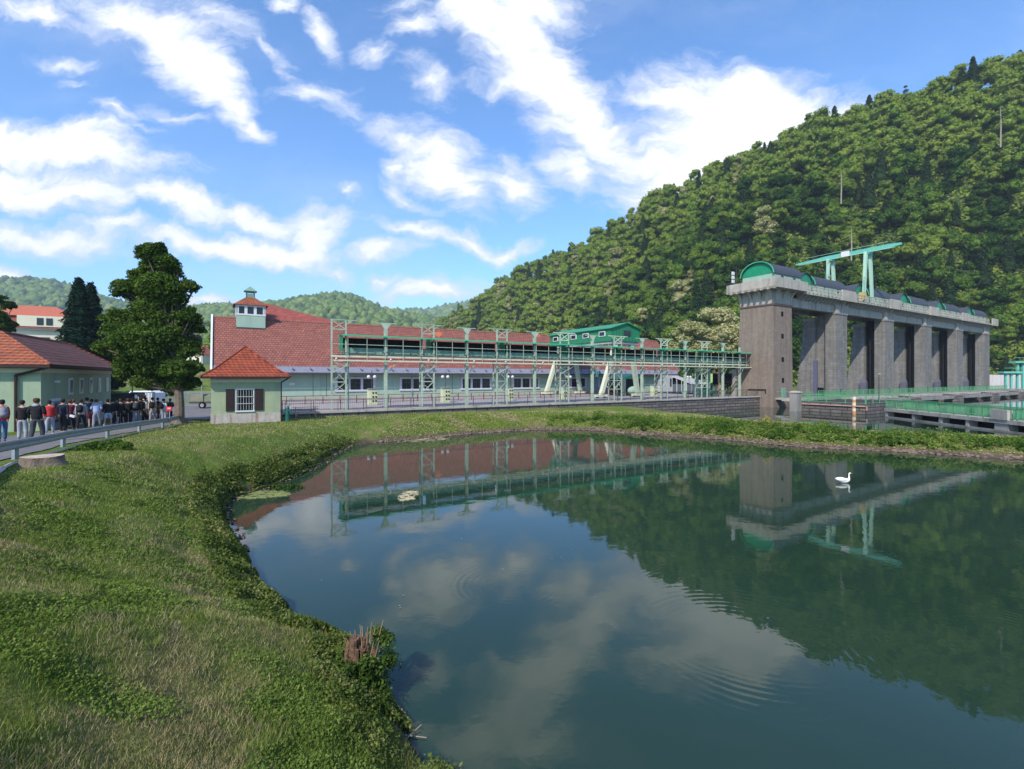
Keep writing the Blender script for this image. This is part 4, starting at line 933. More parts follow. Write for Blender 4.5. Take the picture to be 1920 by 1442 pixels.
# piers: two legs with a deep slot between, downstream edge battered
for k, (a, b) in enumerate(TT[1:]):
    mb = MB(); mb.frustum([(a, 41.5, -8), (b, 41.5, -8), (b, 43.25, -8), (a, 43.25, -8)], [(a, 41.5, ZT), (b, 41.5, ZT), (b, 43.25, ZT), (a, 43.25, ZT)])
    p = mb.build('pier', m_pier if k != 9 else m_tower, dam)
    mb = MB(); mb.frustum([(a - .05, 45.0, -8), (b + .05, 45.0, -8), (b + .05, 48.7, -8), (a - .05, 48.7, -8)], [(a, 45.0, ZT - 1.0), (b, 45.0, ZT - 1.0), (b, 46.8, ZT - 1.0), (a, 46.8, ZT - 1.0)])
    mb.build('downstream_leg', m_pier if k != 9 else m_tower, p)
    MB().box(a - .1, b + .1, 44.9, 47.0, ZT - 1.0, ZT - .5).box(a - .1, b + .1, 41.4, 43.3, ZT - .25, ZT).build('capital', m_concd, p)
    if k == 0:
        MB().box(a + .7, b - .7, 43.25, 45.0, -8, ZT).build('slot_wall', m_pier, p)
        MB().box(a - .12, a + .3, 44.6, 45.2, -8, 2.9).build('slot_bar', M('blue grey steel guide', (.10, .10, .16)), p)
        MB().box(a - .03, a + .02, 43.5, 44.5, DZ - 1, DZ + 1.3).build('doorway', m_black, p)
    else:
        MB().box(a + .9, b - .9, 43.25, 45.0, -8, ZT).build('slot_shade', m_darkbox, p)  # dark panel added to put the slot's shade into colour
        MB().box(a + .1, a + .25, 43.4, 43.6, -8, ZT).box(a + .1, a + .25, 44.1, 44.25, -8, ZT).build('slot_bar', m_black, p)  # black bars add to the slot's painted shade
        MB().frustum([(a - .5, 44.5, -4), (a + .3, 44.5, -4), (a + .3, 45.6, -4), (a - .5, 45.6, -4)], [(a - .5, 44.5, -1.1), (a + .3, 44.5, -1.1), (a + .3, 45.6, -1.1), (a - .5, 45.6, -1.1)]).frustum([(a - .5, 44.5, -1.1), (a + .3, 44.5, -1.1), (a + .3, 45.6, -1.1), (a - .5, 45.6, -1.1)], [(a - .05, 44.9, .0), (a + .1, 44.9, .0), (a + .1, 45.1, .0), (a - .05, 45.1, .0)]).build('nib_block', M('slate blue concrete', (.10, .10, .125)), p)
        MB().tube((a, 45.0, 0), (a, 45.0, 1.4), .06, .03, 6).build('nib_rod', m_pier, p)
    MB().box(a + 1.3, a + 1.9, 41.46, 41.52, DZ, DZ + 1.0).build('doorway', m_black, p)
# main beam between piers and gate shafts
Tend = 168.6
MB().box(76.5, 168.4, 41.85, 42.5, ZT + .05, 12.5).build('beam', m_conc, dam)
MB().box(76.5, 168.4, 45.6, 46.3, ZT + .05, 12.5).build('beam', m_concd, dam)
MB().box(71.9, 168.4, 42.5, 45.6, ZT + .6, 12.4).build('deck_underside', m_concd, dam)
# tower cap, flared
mb = MB(); mb.frustum([(71.45, 41.45, ZT + .12), (76.55, 41.45, ZT + .12), (76.55, 46.95, ZT + .12), (71.45, 46.95, ZT + .12)], [(71.3, 41.3, 13.3), (76.7, 41.3, 13.3), (76.7, 47.1, 13.3), (71.3, 47.1, 13.3)]); cap = mb.build('tower_cap', m_conc, dam)
def bracket(x0, y0, dx_, dy_, w, zb, zt, out, name='bracket', parent=None):
    """quarter-curved console: starts at (x0, y0), grows in direction (dx, dy)"""
    prof = [(0, zb)] + [(out * (1 - math.cos(math.pi / 2 * i / 6)), zb + (zt - zb) * math.sin(math.pi / 2 * i / 6)) for i in range(1, 7)] + [(0, zt)]
    px_, py_ = -dy_, dx_
    mb = MB(); mb.prism([(x0 + dx_ * s - px_ * w / 2, y0 + dy_ * s - py_ * w / 2, z) for s, z in prof], (px_ * w, py_ * w, 0)); return mb.build(name, m_conc, parent)
for y in (41.7, 43.4, 45.0, 46.7): bracket(71.4, y, -1, 0, .4, ZT + .15, 13.3, 1.35, parent=cap)
for x in (71.9, 74.0, 76.1): bracket(x, 41.42, 0, -1, .4, ZT + .15, 13.3, 1.30, parent=cap)
# parapets
mb = MB(); mb.box(69.95, 78.3, 39.95, 40.2, 13.3, 14.75); mb.box(69.95, 70.2, 40.2, 48.3, 13.3, 14.75); mb.box(70.2, 78.3, 48.05, 48.3, 13.3, 14.75); mb.box(69.95, 78.3, 40.2, 48.05, 13.25, 13.5); mb.build('tower_parapet', m_conc, dam)
for y in np.arange(40.2, 48.2, 1.0): MB().box(69.7, 69.95, y, y + .3, 13.1, 13.4).build('drip_block', m_conc, cap)
MB().box(78.3, 170, 40.55, 48.0, 13.1, 13.4).build('deck_slab', m_conc, dam)
con = None
for i, x in enumerate(np.arange(78.6, 169.8, 1.16)):
    if con is None:
        con = MB().frustum([(x, 41.3, 12.5), (x + .22, 41.3, 12.5), (x + .22, 41.84, 12.2), (x, 41.84, 12.2)], [(x, 40.7, 13.1), (x + .22, 40.7, 13.1), (x + .22, 41.84, 13.1), (x, 41.84, 13.1)]).build('deck_console', m_conc, dam); x00 = x
    else: c_ = con.copy(); COL.objects.link(c_); c_.parent = dam; c_.location = (x - x00, 0, 0)
for k, (a, b) in enumerate(TT[1:]):
    m_ = (a + b) / 2
    mb = MB(); mb.box(a, b, 41.52, 41.84, ZT, 13.1); mb.build('pier_head', m_conc, dam)
    for s in (-1, 1):     # arched haunches on both sides of each pier
        if k == 4 and s == 1: continue
        prof = [(0, ZT)] + [(1.5 * (1 - math.cos(math.pi / 2 * i / 6)), ZT + 2.0 * math.sin(math.pi / 2 * i / 6)) for i in range(1, 7)] + [(0, 13.1)]
        x0 = b if s == 1 else a; mb = MB(); mb.prism([(x0 + s * q, 41.5, z) for q, z in prof], (0, .34, 0)); mb.build('haunch', m_conc, dam)
    bracket(m_, 41.5, 0, -1, .35, ZT + .2, 13.1, 1.0, parent=dam)
    w_ = 2.3 if k < 4 else 2.0; xx = m_ if k < 4 else 168.2
    MB().box(xx - w_, xx + w_, 40.3, 40.6, 13.0, 14.8).build('solid_parapet', m_conc, dam)
bal = None
segs = [(78.4, 90.0)] + [(TT[k][1] + .5, TT[k + 1][0] - .5) for k in range(1, 5)]
for a, b in segs:
    mb = MB(); mb.box(a, b, 40.42, 40.52, 14.35, 14.5); mb.box(a, b, 40.42, 40.52, 13.85, 13.95)
    x = a
    while x < b: mb.box(x, x + .22, 40.4, 40.56, 13.4, 14.35); x += 1.2
    mb.build('balustrade', m_conc, dam)
# gate houses with barrel roofs
def barrel(x0, x1, y0, y1, z0, ze, zt, axis, name='gate_house'):
    wl = MB(); wl.box(x0, x1, y0, y1, z0, ze); h = wl.build(name, m_hallwall, dam); N = 14
    if axis == 'x':
        c = (y0 + y1) / 2; r = (y1 - y0) / 2; arc = [(c - math.cos(math.pi * i / N) * r, ze + math.sin(math.pi * i / N) * (zt - ze)) for i in range(N + 1)]
        g_ = MB(); g_.prism([(x0 - .02, y, z) for y, z in arc], (.12, 0, 0)); g_.build('gable', m_emerald, h); g_ = MB(); g_.prism([(x1 - .1, y, z) for y, z in arc], (.12, 0, 0)); g_.build('gable', m_emerald, h)
        rr = MB(); sc2 = [((y - c) * 1.06 + c, (z - ze) * 1.06 + ze + .0) for y, z in arc]
        for (ya, za), (yb, zb), (yc, zc), (yd, zd) in zip(arc[:-1], arc[1:], sc2[1:], sc2[:-1]): rr.prism([(x0 - .35, ya, za), (x0 - .35, yb, zb), (x0 - .35, yc, zc), (x0 - .35, yd, zd)], (x1 - x0 + .7, 0, 0))
        rr.build('roof', m_slate, h)
        ed = MB()
        for (ya, za), (yb, zb) in zip(sc2[:-1], sc2[1:]): ed.bar((x0 - .37, ya, za), (x0 - .37, yb, zb), .12)
        ed.build('roof_edge', m_emerald2, h)
        for x in (x0 + (x1 - x0) * .3, x0 + (x1 - x0) * .75): MB().box(x - .35, x + .35, y0 - .03, y0 + .05, ze - .7, ze - .15).build('window', m_glass, h)
    else:
        c = (x0 + x1) / 2; r = (x1 - x0) / 2; arc = [(c - math.cos(math.pi * i / N) * r, ze + math.sin(math.pi * i / N) * (zt - ze)) for i in range(N + 1)]
        g_ = MB(); g_.prism([(x, y0 - .02, z) for x, z in arc], (0, .12, 0)); g_.build('gable', m_emerald, h)
        rr = MB(); sc2 = [((x - c) * 1.06 + c, (z - ze) * 1.06 + ze) for x, z in arc]
        for (xa, za), (xb, zb), (xc, zc), (xd, zd) in zip(arc[:-1], arc[1:], sc2[1:], sc2[:-1]): rr.prism([(xa, y0 - .25, za), (xb, y0 - .25, zb), (xc, y0 - .25, zc), (xd, y0 - .25, zd)], (0, y1 - y0 + .5, 0))
        rr.build('roof', m_slate, h); MB().box(c - .4, c + .4, y0 - .04, y0 + .04, ze - .9, ze - .1).build('window', m_glass, h)
    return h
barrel(71.5, 78.9, 41.4, 46.5, 13.5, 15.75, 17.7, 'x')
for k in range(5):
    s0 = 79.6 + 18.55 * k
    barrel(s0 + .3, s0 + 4.1, 42.2, 46.3, 13.4, 15.2, 17.0, 'y')
    if k == 0: barrel(s0 + 4.9, s0 + 14.6, 41.9, 45.6, 13.4, 15.3, 17.1, 'x')
    else: barrel(s0 + 5.2, s0 + 13.6, 41.9, 45.6, 13.4, 15.3, 17.1, 'x')
# dark raised gates between the piers (lower part under water)
for k in range(5):
    a = TT[k][1]; b = TT[k + 1][0]
    MB().box(a, b, 44.0, 44.25, -8, -4.2).build('sluice_gate', m_darkbox, dam)
# front walkway at the foot of the dam
MB().box(76.6, 170, 38.2, 41.2, DZ - .35, DZ).build('apron_walkway', m_concd, dam)
for k, (a, b) in enumerate(TT[1:]): MB().box(a, b, 38.3, 41.4, -8, DZ - .36).build('apron_pier', m_concd, dam)
def green_rail(lab, a, b, y, z, along='t', hgt=1.05, step=1.5, bars=.17): return railing('railing', lab, a, b, y, z, m_railg, step=step, bars=bars, hgt=hgt, along=along, thick=.05)
green_rail('dense green railing along the foot of the dam piers', 78, 168.5, 38.3, DZ, bars=.2, step=2.4)

# antenna mast on the tower's far corner
an = uvthing('antenna', 'white panel antenna with a thin whip mast on the left edge of the tower deck', 'antenna', 70.4, 47.6, 14.75)
MB().tube((70.4, 47.6, 13.6), (70.4, 47.6, 16.9), .05).tube((70.6, 47.0, 13.6), (70.6, 47.0, 17.8), .03).bar((69.4, 48.2, 15.0), (70.8, 47.0, 15.0), .05).build('mast', m_iron, an)
for z in (15.1, 15.75, 16.4): MB().box(70.1, 70.7, 47.35, 47.5, z, z + .5).build('panel', m_white, an)

# gantry crane on the dam deck
ck = uvthing('gantry_crane', 'teal gantry crane with a long cantilever girder standing on the dam deck', 'crane', 101.5, 44, 13.4)
TC = 101.5
mb = MB(); mb.box(TC - .25, TC + .25, 38.0, 48.5, 22.9, 23.6); mb.frustum([(TC - .2, 36.2, 23.1), (TC + .2, 36.2, 23.1), (TC + .2, 36.2, 23.45), (TC - .2, 36.2, 23.45)], [(TC - .25, 38.0, 22.9), (TC + .25, 38.0, 22.9), (TC + .25, 38.0, 23.6), (TC - .25, 38.0, 23.6)])
mb.frustum([(TC - .25, 48.5, 22.9), (TC + .25, 48.5, 22.9), (TC + .25, 48.5, 23.6), (TC - .25, 48.5, 23.6)], [(TC - .15, 54.2, 23.0), (TC + .15, 54.2, 23.0), (TC + .15, 54.2, 23.25), (TC - .15, 54.2, 23.25)])
gd = mb.build('girder', m_teal, ck)
MB().box(TC - .45, TC - .252, 44.2, 45.6, 22.8, 23.8).build('trolley', m_white, gd)
MB().bar((TC - .3, 37, 22.85), (TC - .3, 53.5, 22.85), .08).bar((TC - .4, 38, 24.0), (TC - .4, 52, 23.95), .05).build('cable_track', m_palet, gd)
for y, c_ in ((41.3, m_palet), (47.6, m_palet)):
    for s in (-1, 1):
        mb = MB(); mb.frustum([(TC + s * 1.7 - .22, y - .2, 13.4), (TC + s * 1.7 + .22, y - .2, 13.4), (TC + s * 1.7 + .22, y + .2, 13.4), (TC + s * 1.7 - .22, y + .2, 13.4)], [(TC + s * .8 - .28, y - .25, 22.9), (TC + s * .8 + .28, y - .25, 22.9), (TC + s * .8 + .28, y + .25, 22.9), (TC + s * .8 - .28, y + .25, 22.9)]); mb.build('leg', c_, ck)
    MB().box(TC - 2.1, TC + 2.1, y - .25, y + .25, 13.4, 13.75).build('bogie', m_teal, ck)
    MB().box(TC - 1.0, TC + 1.0, y - .3, y + .3, 22.45, 22.9).build('cross_head', m_teal, ck)
MB().bar((TC - 2.2, 47.2, 19.5), (TC - .6, 47.2, 19.5), .1).bar((TC - 2.2, 47.2, 16), (TC - .8, 47.2, 16), .1).bar((TC - 2.2, 47.2, 13.5), (TC - 2.2, 47.2, 22.5), .1).bar((TC - 2.2, 47.2, 22.5), (TC - .5, 47.2, 22.5), .1).build('ladder_cage', m_palet, ck)
MB().box(TC - 2.6, TC - 1.5, 40.9, 41.7, 13.8, 15.3).build('drive_cabin', M('ochre yellow paint', (.5, .36, .12)), ck)
MB().bar((TC - 2.6, 41.0, 15.3), (TC - 2.6, 41.0, 18), .12).bar((TC - 1.9, 41.0, 15.3), (TC - 1.9, 41.0, 18), .12).bar((TC - 2.6, 41.0, 18), (TC - 1.9, 41.0, 18), .12).build('ladder', m_palet, ck)

# ================================================================== little bridge, guide wall, pillar and walkways in front of the dam
br_ = uvthing('footbridge', 'short concrete footbridge spanning the dark inlet beside the brick tower', 'bridge', 75, 42, PZ)
MB().box(71.8, 73.5, 38.0, 43.4, PZ - .3, PZ - .05).box(68.2, 73.6, 36.2, 38.4, PZ - .3, PZ - .06).build('slab', m_conc, br_)
railing('railing', 'green see-through railing of the short bridge at the tower foot', 36.4, 43.2, 71.9, PZ - .05, m_railg, step=1.3, bars=0, hgt=1.0, along='d', thick=.04)
MB().box(71.9, 90, 48, 60, -8, -3.4).uvbuild('wing_wall', [m_stone], 80, 50, -4); tag(bpy.data.objects['wing_wall'], 'pale stone wing wall behind the dark inlet between quay and tower', 'wall')
gw = MB().box(67.2, 82, 27.6, 36.0, -8, -3.35).uvbuild('guide_wall', [m_stone], 70, 30, -3.35); tag(gw, 'low mossy stone guide wall running from the grey pillar towards the walkway', 'wall')
pl = uvthing('pillar', 'square grey concrete pillar at the corner of the stone guide wall', 'pillar', 66.6, 35.9, WATER)
MB().box(66.0, 67.15, 35.1, 36.1, -8, -2.1).build('shaft', m_concd, pl, bevel=.03); MB().frustum([(65.9, 35.0, -2.1), (67.25, 35.0, -2.1), (67.25, 36.2, -2.1), (65.9, 36.2, -2.1)], [(66.2, 35.3, -1.88), (66.95, 35.3, -1.88), (66.95, 35.9, -1.88), (66.2, 35.9, -1.88)]).build('cap', m_conc, pl)
green_rail('pale green railing on top of the guide wall nearest the pillar', 27.7, 35.0, 67.4, -3.35, along='d', step=2.2, bars=0)
green_rail('green barred railing across the guide wall behind the lamp post', 67.6, 82, 35.8, -3.35, step=2.4, bars=.2)
green_rail('short green railing at the outer end of the guide wall', 67.6, 81.9, 27.7, -3.35, step=1.8, bars=0)
pp = MB(); pp.tube((67.05, 27.4, -3.62), (67.05, 35.0, -3.62), .06).tube((67.05, 27.4, -3.62), (67.05, 27.4, -4.1), .06); tag(pp.uvbuild('pipe', M('salmon pipe', (.45, .25, .20)), 67, 30, -3.6), 'thin salmon pink pipe fixed along the stone guide wall', 'pipe')
def P2(px, d): return (px - 960) / 900 * d
# gauge post in the water, white level board
gx, gy = P2(1601, 59.5), 59.5
gp_ = thing('gauge_post', 'orange and white banded water gauge post standing before the guide wall', 'post', (gx, gy, WATER))
o1 = M('faded orange paint', (.50, .24, .10)); 
for i in range(6): MB().box(-.15, .15, -.12, .12, -1 if i == 0 else .36 * i, .36 * (i + 1)).build('band', o1 if i % 2 == 0 else m_cream, gp_)
lx, ly = P2(1586, 61), 61
wb = thing('level_board', 'small white level board with dark marks beside the orange gauge post', 'sign', (lx, ly, WATER)); MB().box(-.25, .25, -.03, .03, -.3, .72).build('board', m_white, wb); MB().box(-.08, .08, -.04, -.031, .35, .55).box(-.02, .1, -.04, -.031, .08, .25).build('marks', m_rust, wb)
lp = thing('lamp_post', 'thin dark lamp post with a small pale head on the guide wall', 'lamp', (P2(1648, 61), 61, -3.35))
MB().tube((0, 0, 0), (0, 0, 3.7), .06, .045).build('pole', m_iron, lp); MB().tube((0, 0, 3.66), (0, 0, 3.84), .16, .22, 10).build('head', m_conc, lp)
# log boom / walkway in the foreground right, running towards the camera
wk = thing('walkway', 'long low concrete walkway on short piers with dark openings towards the right edge', 'walkway', (0, 0, 0))
x0_, y0_ = 42.7, 55.0; x1_, y1_ = 38.6, 20.0
wa = math.atan2(y1_ - y0_, x1_ - x0_); wk.location = (x0_, y0_, 0); wk.rotation_euler = (0, 0, wa); Lw = math.hypot(x1_ - x0_, y1_ - y0_)
MB().box(0, Lw, 0, 2.0, -3.78, -3.6).box(0, Lw, -.04, .18, -3.9, -3.58).build('deck', m_conc, wk)
for s in (0, 4.3, 8.0, 11.2, 14.2, 17.5, 21, 25, 29): MB().box(s, s + (.35 if s not in (14.2,) else 1.3), .05, 1.95, -7, -3.92).build('pier', m_conc, wk)
MB().box(.3, Lw, .8, .95, -7, -3.8).build('opening_shade', m_black, wk)  # black sheet stands in for the shade inside the openings
MB().box(0, Lw, .0, .12, -4.62, -4.45).build('waterline_sill', m_concd, wk)
for yy, lab in ((.1, 'green barred railing on the near side of the long low walkway'), (1.9, 'green barred railing on the far side of the long low walkway')):
    rl = thing('railing', lab, 'railing', wk.location + Vector((0, 0, 0)), wa)
    MB().bar((0, yy, -2.6), (Lw, yy, -2.6), .07).bar((0, yy, -3.45), (Lw, yy, -3.45), .06).build('top_rail', m_railg, rl)
    for s in np.arange(.2, Lw, 1.6): MB().bar((s, yy, -3.6), (s, yy, -2.6), .07).build('post', m_railg, rl)
    mb = MB()
    for s in np.arange(.2, Lw, .16): mb.bar((s, yy, -3.45), (s, yy, -2.6), .028)
    mb.build('infill_bars', m_railg, rl)
bl = thing('bollard_block', 'pale concrete block breaking the green railing near the right edge', 'block', wk.location, wa)
MB().box(14.0, 15.6, -.12, .35, -3.58, -2.75).build('block', m_conc, bl)
# concrete beams of the old trash boom along the dam
tb_ = uvthing('trash_boom', 'row of heavy concrete beams on piers between dam and walkway', 'boom', 120, 34.3, WATER)
prev = 80
for a, b in ((84, 98.5), (102.5, 118), (122, 139), (143, 158)):
    MB().frustum([(a, 33.9, -4.05), (b, 33.9, -4.05), (b, 34.9, -4.05), (a, 34.9, -4.05)], [(a, 33.9, -3.55), (b, 33.9, -3.55), (b, 34.9, -3.55), (a, 34.9, -3.55)]).build('beam', m_concd, tb_)
    MB().box(a, b, 35.6, 37.9, -3.55, -3.2).build('slab', m_conc, tb_)
for a in (98.5, 118, 139, 158): MB().frustum([(a - .4, 33.2, -8), (a + 4.4, 33.2, -8), (a + 4.4, 37, -8), (a - .4, 37, -8)], [(a, 33.8, -3.5), (a + 4, 33.8, -3.5), (a + 4, 37, -3.2), (a, 37, -3.2)]).build('pier', m_stone, tb_)
# far right: teal stop-log frames before a painted wall
gwl = MB().box(-16, 16, 0, .6, -7.5, .7).build('concrete_wall', [M('whitewashed wall with faded red marks', (.50, .48, .46), dirt=(.5, .22, .22), dscale=.5)], None, loc=(P2(1905, 150), 150, 0)); tag(gwl, 'pale wall with faded pink scrawls on the far bank at the right edge', 'wall')
for px, h, lab in ((1890, 4.5, 'smaller teal steel frame with flat head at the far right'), (1912, 7.5, 'tall teal steel frame with wide platform at the right edge')):
    fr = thing('hoist_frame', lab, 'frame', (P2(px, 140), 140, -3.4)); MB().bar((-.7, 0, 0), (-.7, 0, h), .5).bar((.9, 0, 0), (.9, 0, h), .5).build('leg', m_teal, fr); MB().box(-2.2, 3.2, -1, 1, h, h + .5).bar((-2.2, -1, h + 1.5), (3.2, -1, h + 1.5), .1).build('platform', m_teal, fr)
MB().box(-20, 60, 0, 8, -8, -3.4).build('far_quay', m_concd, None, loc=(P2(1870, 132), 132, 0)); tag(bpy.data.objects['far_quay'], 'grey concrete quay beyond the dam at the far right', 'quay')
# ================================================================== asphalt path and yard (left)
def drape(name, ring_fn, nu, nv, mat_, lift=.03):
    U, V_ = np.meshgrid(np.linspace(0, 1, nu), np.linspace(0, 1, nv), indexing='ij'); X, Y = ring_fn(U.ravel(), V_.ravel()); Z = height(X, Y) + lift
    idx = np.arange(nu * nv).reshape(nu, nv); F_ = np.stack([idx[:-1, :-1], idx[1:, :-1], idx[1:, 1:], idx[:-1, 1:]], -1).reshape(-1, 4)
    o = link(name, np_mesh(name, np.stack([X, Y, Z], 1), F_, mat_, True)); return o
RX_ = [-5.5, -13.9, -17.1, -21.8, -24.2]; RY_ = [3, 13, 18.5, 30, 36]     # guardrail line (plan)
def rail_xy(y): return np.interp(y, RY_, RX_)
pth = drape('path', lambda u, v: ((rail_xy(2 + u * 42) - .35 - v * 4.7), 2 + u * 42), 160, 12, m_asph); tag(pth, kind='structure')
yard = drape('road', lambda u, v: (-(23.2 + v * 30) - u * 9, 37.2 + u * 22), 60, 60, m_asph, .045); tag(yard, kind='structure')
m_line = M('white road paint', (.65, .65, .62), var=.15)
def line(a, b, w=.12, nm='road_marking'):
    a = np.array(a); b = np.array(b); d = unit(b - a); nrm = np.array([-d[1], d[0]])
    o = drape(nm, lambda u, v: (a[0] + (b - a)[0] * u + nrm[0] * (v - .5) * w, a[1] + (b - a)[1] * u + nrm[1] * (v - .5) * w), 20, 2, m_line, .06); tag(o, kind='structure')
line((-25.2, 39.5), (-20.6, 42.5)); line((-25.0, 47.5), (-21.5, 52.5)); line((-30, 43), (-24.4, 45))

# guardrail
grl = thing('guardrail', 'grey galvanised guardrail running along the path behind the tree stump', 'guardrail', (0, 0, 0))
ys = np.linspace(5.5, 34.5, 60); xs = rail_xy(ys); zg = height(xs, ys); zg = np.convolve(np.pad(zg, 6, mode='edge'), np.ones(13) / 13, 'valid')
prof = [(0, .48), (.04, .50), (.05, .56), (.0, .60), (.0, .63), (.05, .68), (.04, .74), (0, .76), (-.015, .76), (-.015, .48)]
k = len(prof); V = []; Fq = []
for i in range(60):
    for ox, oz in prof: V.append((xs[i] + ox, ys[i], zg[i] + oz - .16))
for i in range(59):
    for j in range(k): Fq.append((i * k + j, i * k + (j + 1) % k, (i + 1) * k + (j + 1) % k, (i + 1) * k + j))
bm_ = link('beam', np_mesh('beam', np.array(V), np.array(Fq), m_galv), grl)
for y in np.arange(6.2, 34, 4.0):
    x = float(rail_xy(y)) - .10; z = hz(x, y); MB().box(x - .05, x + .05, y - .06, y + .06, z - .3, z + .56).build('post', m_galv, grl)
kb = drape('kerb', lambda u, v: (rail_xy(4 + u * 31) + .30 + v * .18, 4 + u * 31), 80, 2, m_conc, .06); tag(kb, kind='structure')

# ================================================================== left outbuilding
LB = (-26.5, 27.0); LA = math.atan2(.89, -.455)       # local x runs away along the shaded long wall, local y to the left
lb = thing('outbuilding', 'green rendered outbuilding with a hipped tiled roof behind the walking group', 'building', (LB[0], LB[1], -2.9), LA)
L_, W_ = 13.6, 9.0; gz = -1.2
MB().box(0, L_, 0, W_, gz, 3.15).build('wall', m_walllight, lb)
MB().box(-.05, L_ + .05, -.05, W_, 3.15, 3.40).build('cornice', m_cream, lb)
o_ = .55; e0, e1 = 3.42, 3.60; rz = 5.55
mb = MB(); mb.frustum([(-o_, -o_, e0), (L_ + o_, -o_, e0), (L_ + o_, W_ + o_, e0), (-o_, W_ + o_, e0)], [(-o_, -o_, e1), (L_ + o_, -o_, e1), (L_ + o_, W_ + o_, e1), (-o_, W_ + o_, e1)]); mb.build('fascia', m_dark, lb)
A = [(-o_ - .02, -o_ - .02, e1 + .003), (L_ + o_, -o_ - .02, e1 + .003), (L_ + o_, W_ + o_, e1 + .003), (-o_ - .02, W_ + o_, e1 + .003)]; r0 = (2.7, 2.6, rz); r1 = (13.0, 2.6, rz); r2 = (13.0, W_ - 2.6, rz); r3 = (2.7, W_ - 2.6, rz)
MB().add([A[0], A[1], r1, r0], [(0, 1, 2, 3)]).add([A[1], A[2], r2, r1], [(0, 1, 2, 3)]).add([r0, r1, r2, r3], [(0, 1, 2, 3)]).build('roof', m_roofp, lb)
MB().add([A[0], r0, r3, A[3]], [(0, 1, 2, 3)]).add([A[2], A[3], r3, r2], [(0, 1, 2, 3)]).build('roof_front_slope', m_roofo, lb)['label'] = 'orange tiled end slope of the roof, its sunlight put into the colour'  # lit end slope, its brightness put into the tile colour
MB().path([A[0], r0, r1, A[1]], .09).path([r0, r3], .09).build('hip_tiles', m_roofo, lb)
for i in range(5):
    x = 4.56 + i * 1.96; f = MB().box(x - .36, x + .36, -.06, -.002, 1.75, 2.85).build('window', m_white, lb); MB().box(x - .22, x + .22, -.075, -.062, 1.90, 2.70).build('pane', m_glass, f)
    x = 4.4 + i * 1.98; f = MB().box(x - .68, x + .68, -.06, -.002, -.35, 1.05).build('window', m_white, lb); MB().box(x - .54, x + .54, -.075, -.062, -.2, .92).build('pane', m_glass, f); MB().box(x - .03, x + .03, -.09, -.077, -.2, .92).build('mullion', m_white, f); MB().box(x + .08, x + .40, -.088, -.078, -.2, .92).build('curtain', M('net curtain', (.35, .35, .38)), f)
f = MB().box(1.35, 2.75, -.07, -.002, gz, 1.62).build('door', m_white, lb); MB().box(1.53, 2.57, -.085, -.072, gz + .1, 1.47).build('door_leaf', M('blue grey door', (.22, .26, .33)), f); MB().box(1.75, 2.35, -.095, -.087, .2, 1.35).build('pane', m_glass, f)
MB().box(1.95, 2.2, -.2, -.002, 2.55, 2.7).build('wall_lamp', m_white, lb)
MB().path([(-.5, -.5, 3.45), (-.12, 1.0, 3.0), (-.12, 1.0, gz)], .07).build('downpipe', m_dark, lb)
f = MB().box(-.06, -.002, 3.1, 4.1, 1.85, 2.9).build('window', m_white, lb); MB().box(-.075, -.062, 3.25, 3.95, 2.0, 2.75).build('pane', m_glass, f)

# villa behind
vp = PX(72, 707, 92); vz = hz(vp.x, vp.y)
vl = thing('villa', 'cream villa with a two tier red mansard roof on the slope behind the outbuilding', 'house', (vp.x, vp.y, 0), R(28))
vW = 6.8
MB().box(-vW, vW, -4, 5, vz - 2, 8.7).build('wall', m_cream, vl)
MB().box(-vW - .5, vW + .5, -4.5, 5.5, 8.7, 8.95).build('cornice', m_white, vl)
MB().frustum([(-vW - .8, -4.8, 8.95), (vW + .8, -4.8, 8.95), (vW + .8, 5.8, 8.95), (-vW - .8, 5.8, 8.95)], [(-vW + .8, -3.4, 11.3), (vW - .8, -3.4, 11.3), (vW - .8, 4.4, 11.3), (-vW + .8, 4.4, 11.3)]).build('lower_roof', M('dark red tile', (.22, .06, .045), var=.2, scale=3), vl)
MB().frustum([(-vW + .2, -4.0, 11.3), (vW - .2, -4.0, 11.3), (vW - .2, 5, 11.3), (-vW + .2, 5, 11.3)], [(-2.5, .2, 13.6), (2.5, .2, 13.6), (2.5, .8, 13.6), (-2.5, .8, 13.6)]).build('roof', M('brick red tile', (.42, .12, .07), var=.2, scale=3), vl)
dm = MB().box(-1.5, 5.6, -4.75, -3, 9.3, 11.28).build('dormer', m_cream, vl); 
for x in (1.2, 2.5): MB().box(x, x + .9, -4.82, -4.752, 9.6, 10.9).build('window', m_glass, dm)
for x in (-4.2, 4.6): MB().box(x, x + .8, 0, .8, 12, 14.2).build('chimney', M('brown chimney brick', (.2, .09, .06)), vl)
for x in (-4.5, 1.5, 4.5): MB().box(x, x + 1.3, -4.06, -4.002, 5.6, 7.4).build('window', m_glass, vl)
MB().box(-2.0, .4, -6.2, -4.0, 3.5, 7.3).build('porch', M('slate blue render', (.25, .30, .36)), vl)
# teal board fence in front of the villa
fp0, fp1 = PX(-40, 652, 62), PX(72, 664, 66)
fc = thing('fence', 'curved teal glass and post fence above the outbuilding roof', 'fence', (0, 0, 0))
for i in range(16):
    a = fp0.lerp(fp1, i / 16); b = fp0.lerp(fp1, (i + .8) / 16); tp = 1.7 + .6 * math.sin(i / 16 * 3.0 + .2)
    MB().prism([(a.x, a.y, a.z - 3), (b.x, b.y, b.z - 3), (b.x, b.y, b.z - .8 + tp), (a.x, a.y, a.z - .8 + tp)], (0, .05, 0)).build('panel', M('teal translucent panel', (.10, .30, .30)) if i == 0 else bpy.data.materials['teal translucent panel'], fc)
    MB().bar((a.x, a.y - .1, a.z - 3), (a.x, a.y - .1, a.z - .7 + tp), .22).build('post', m_iron, fc)
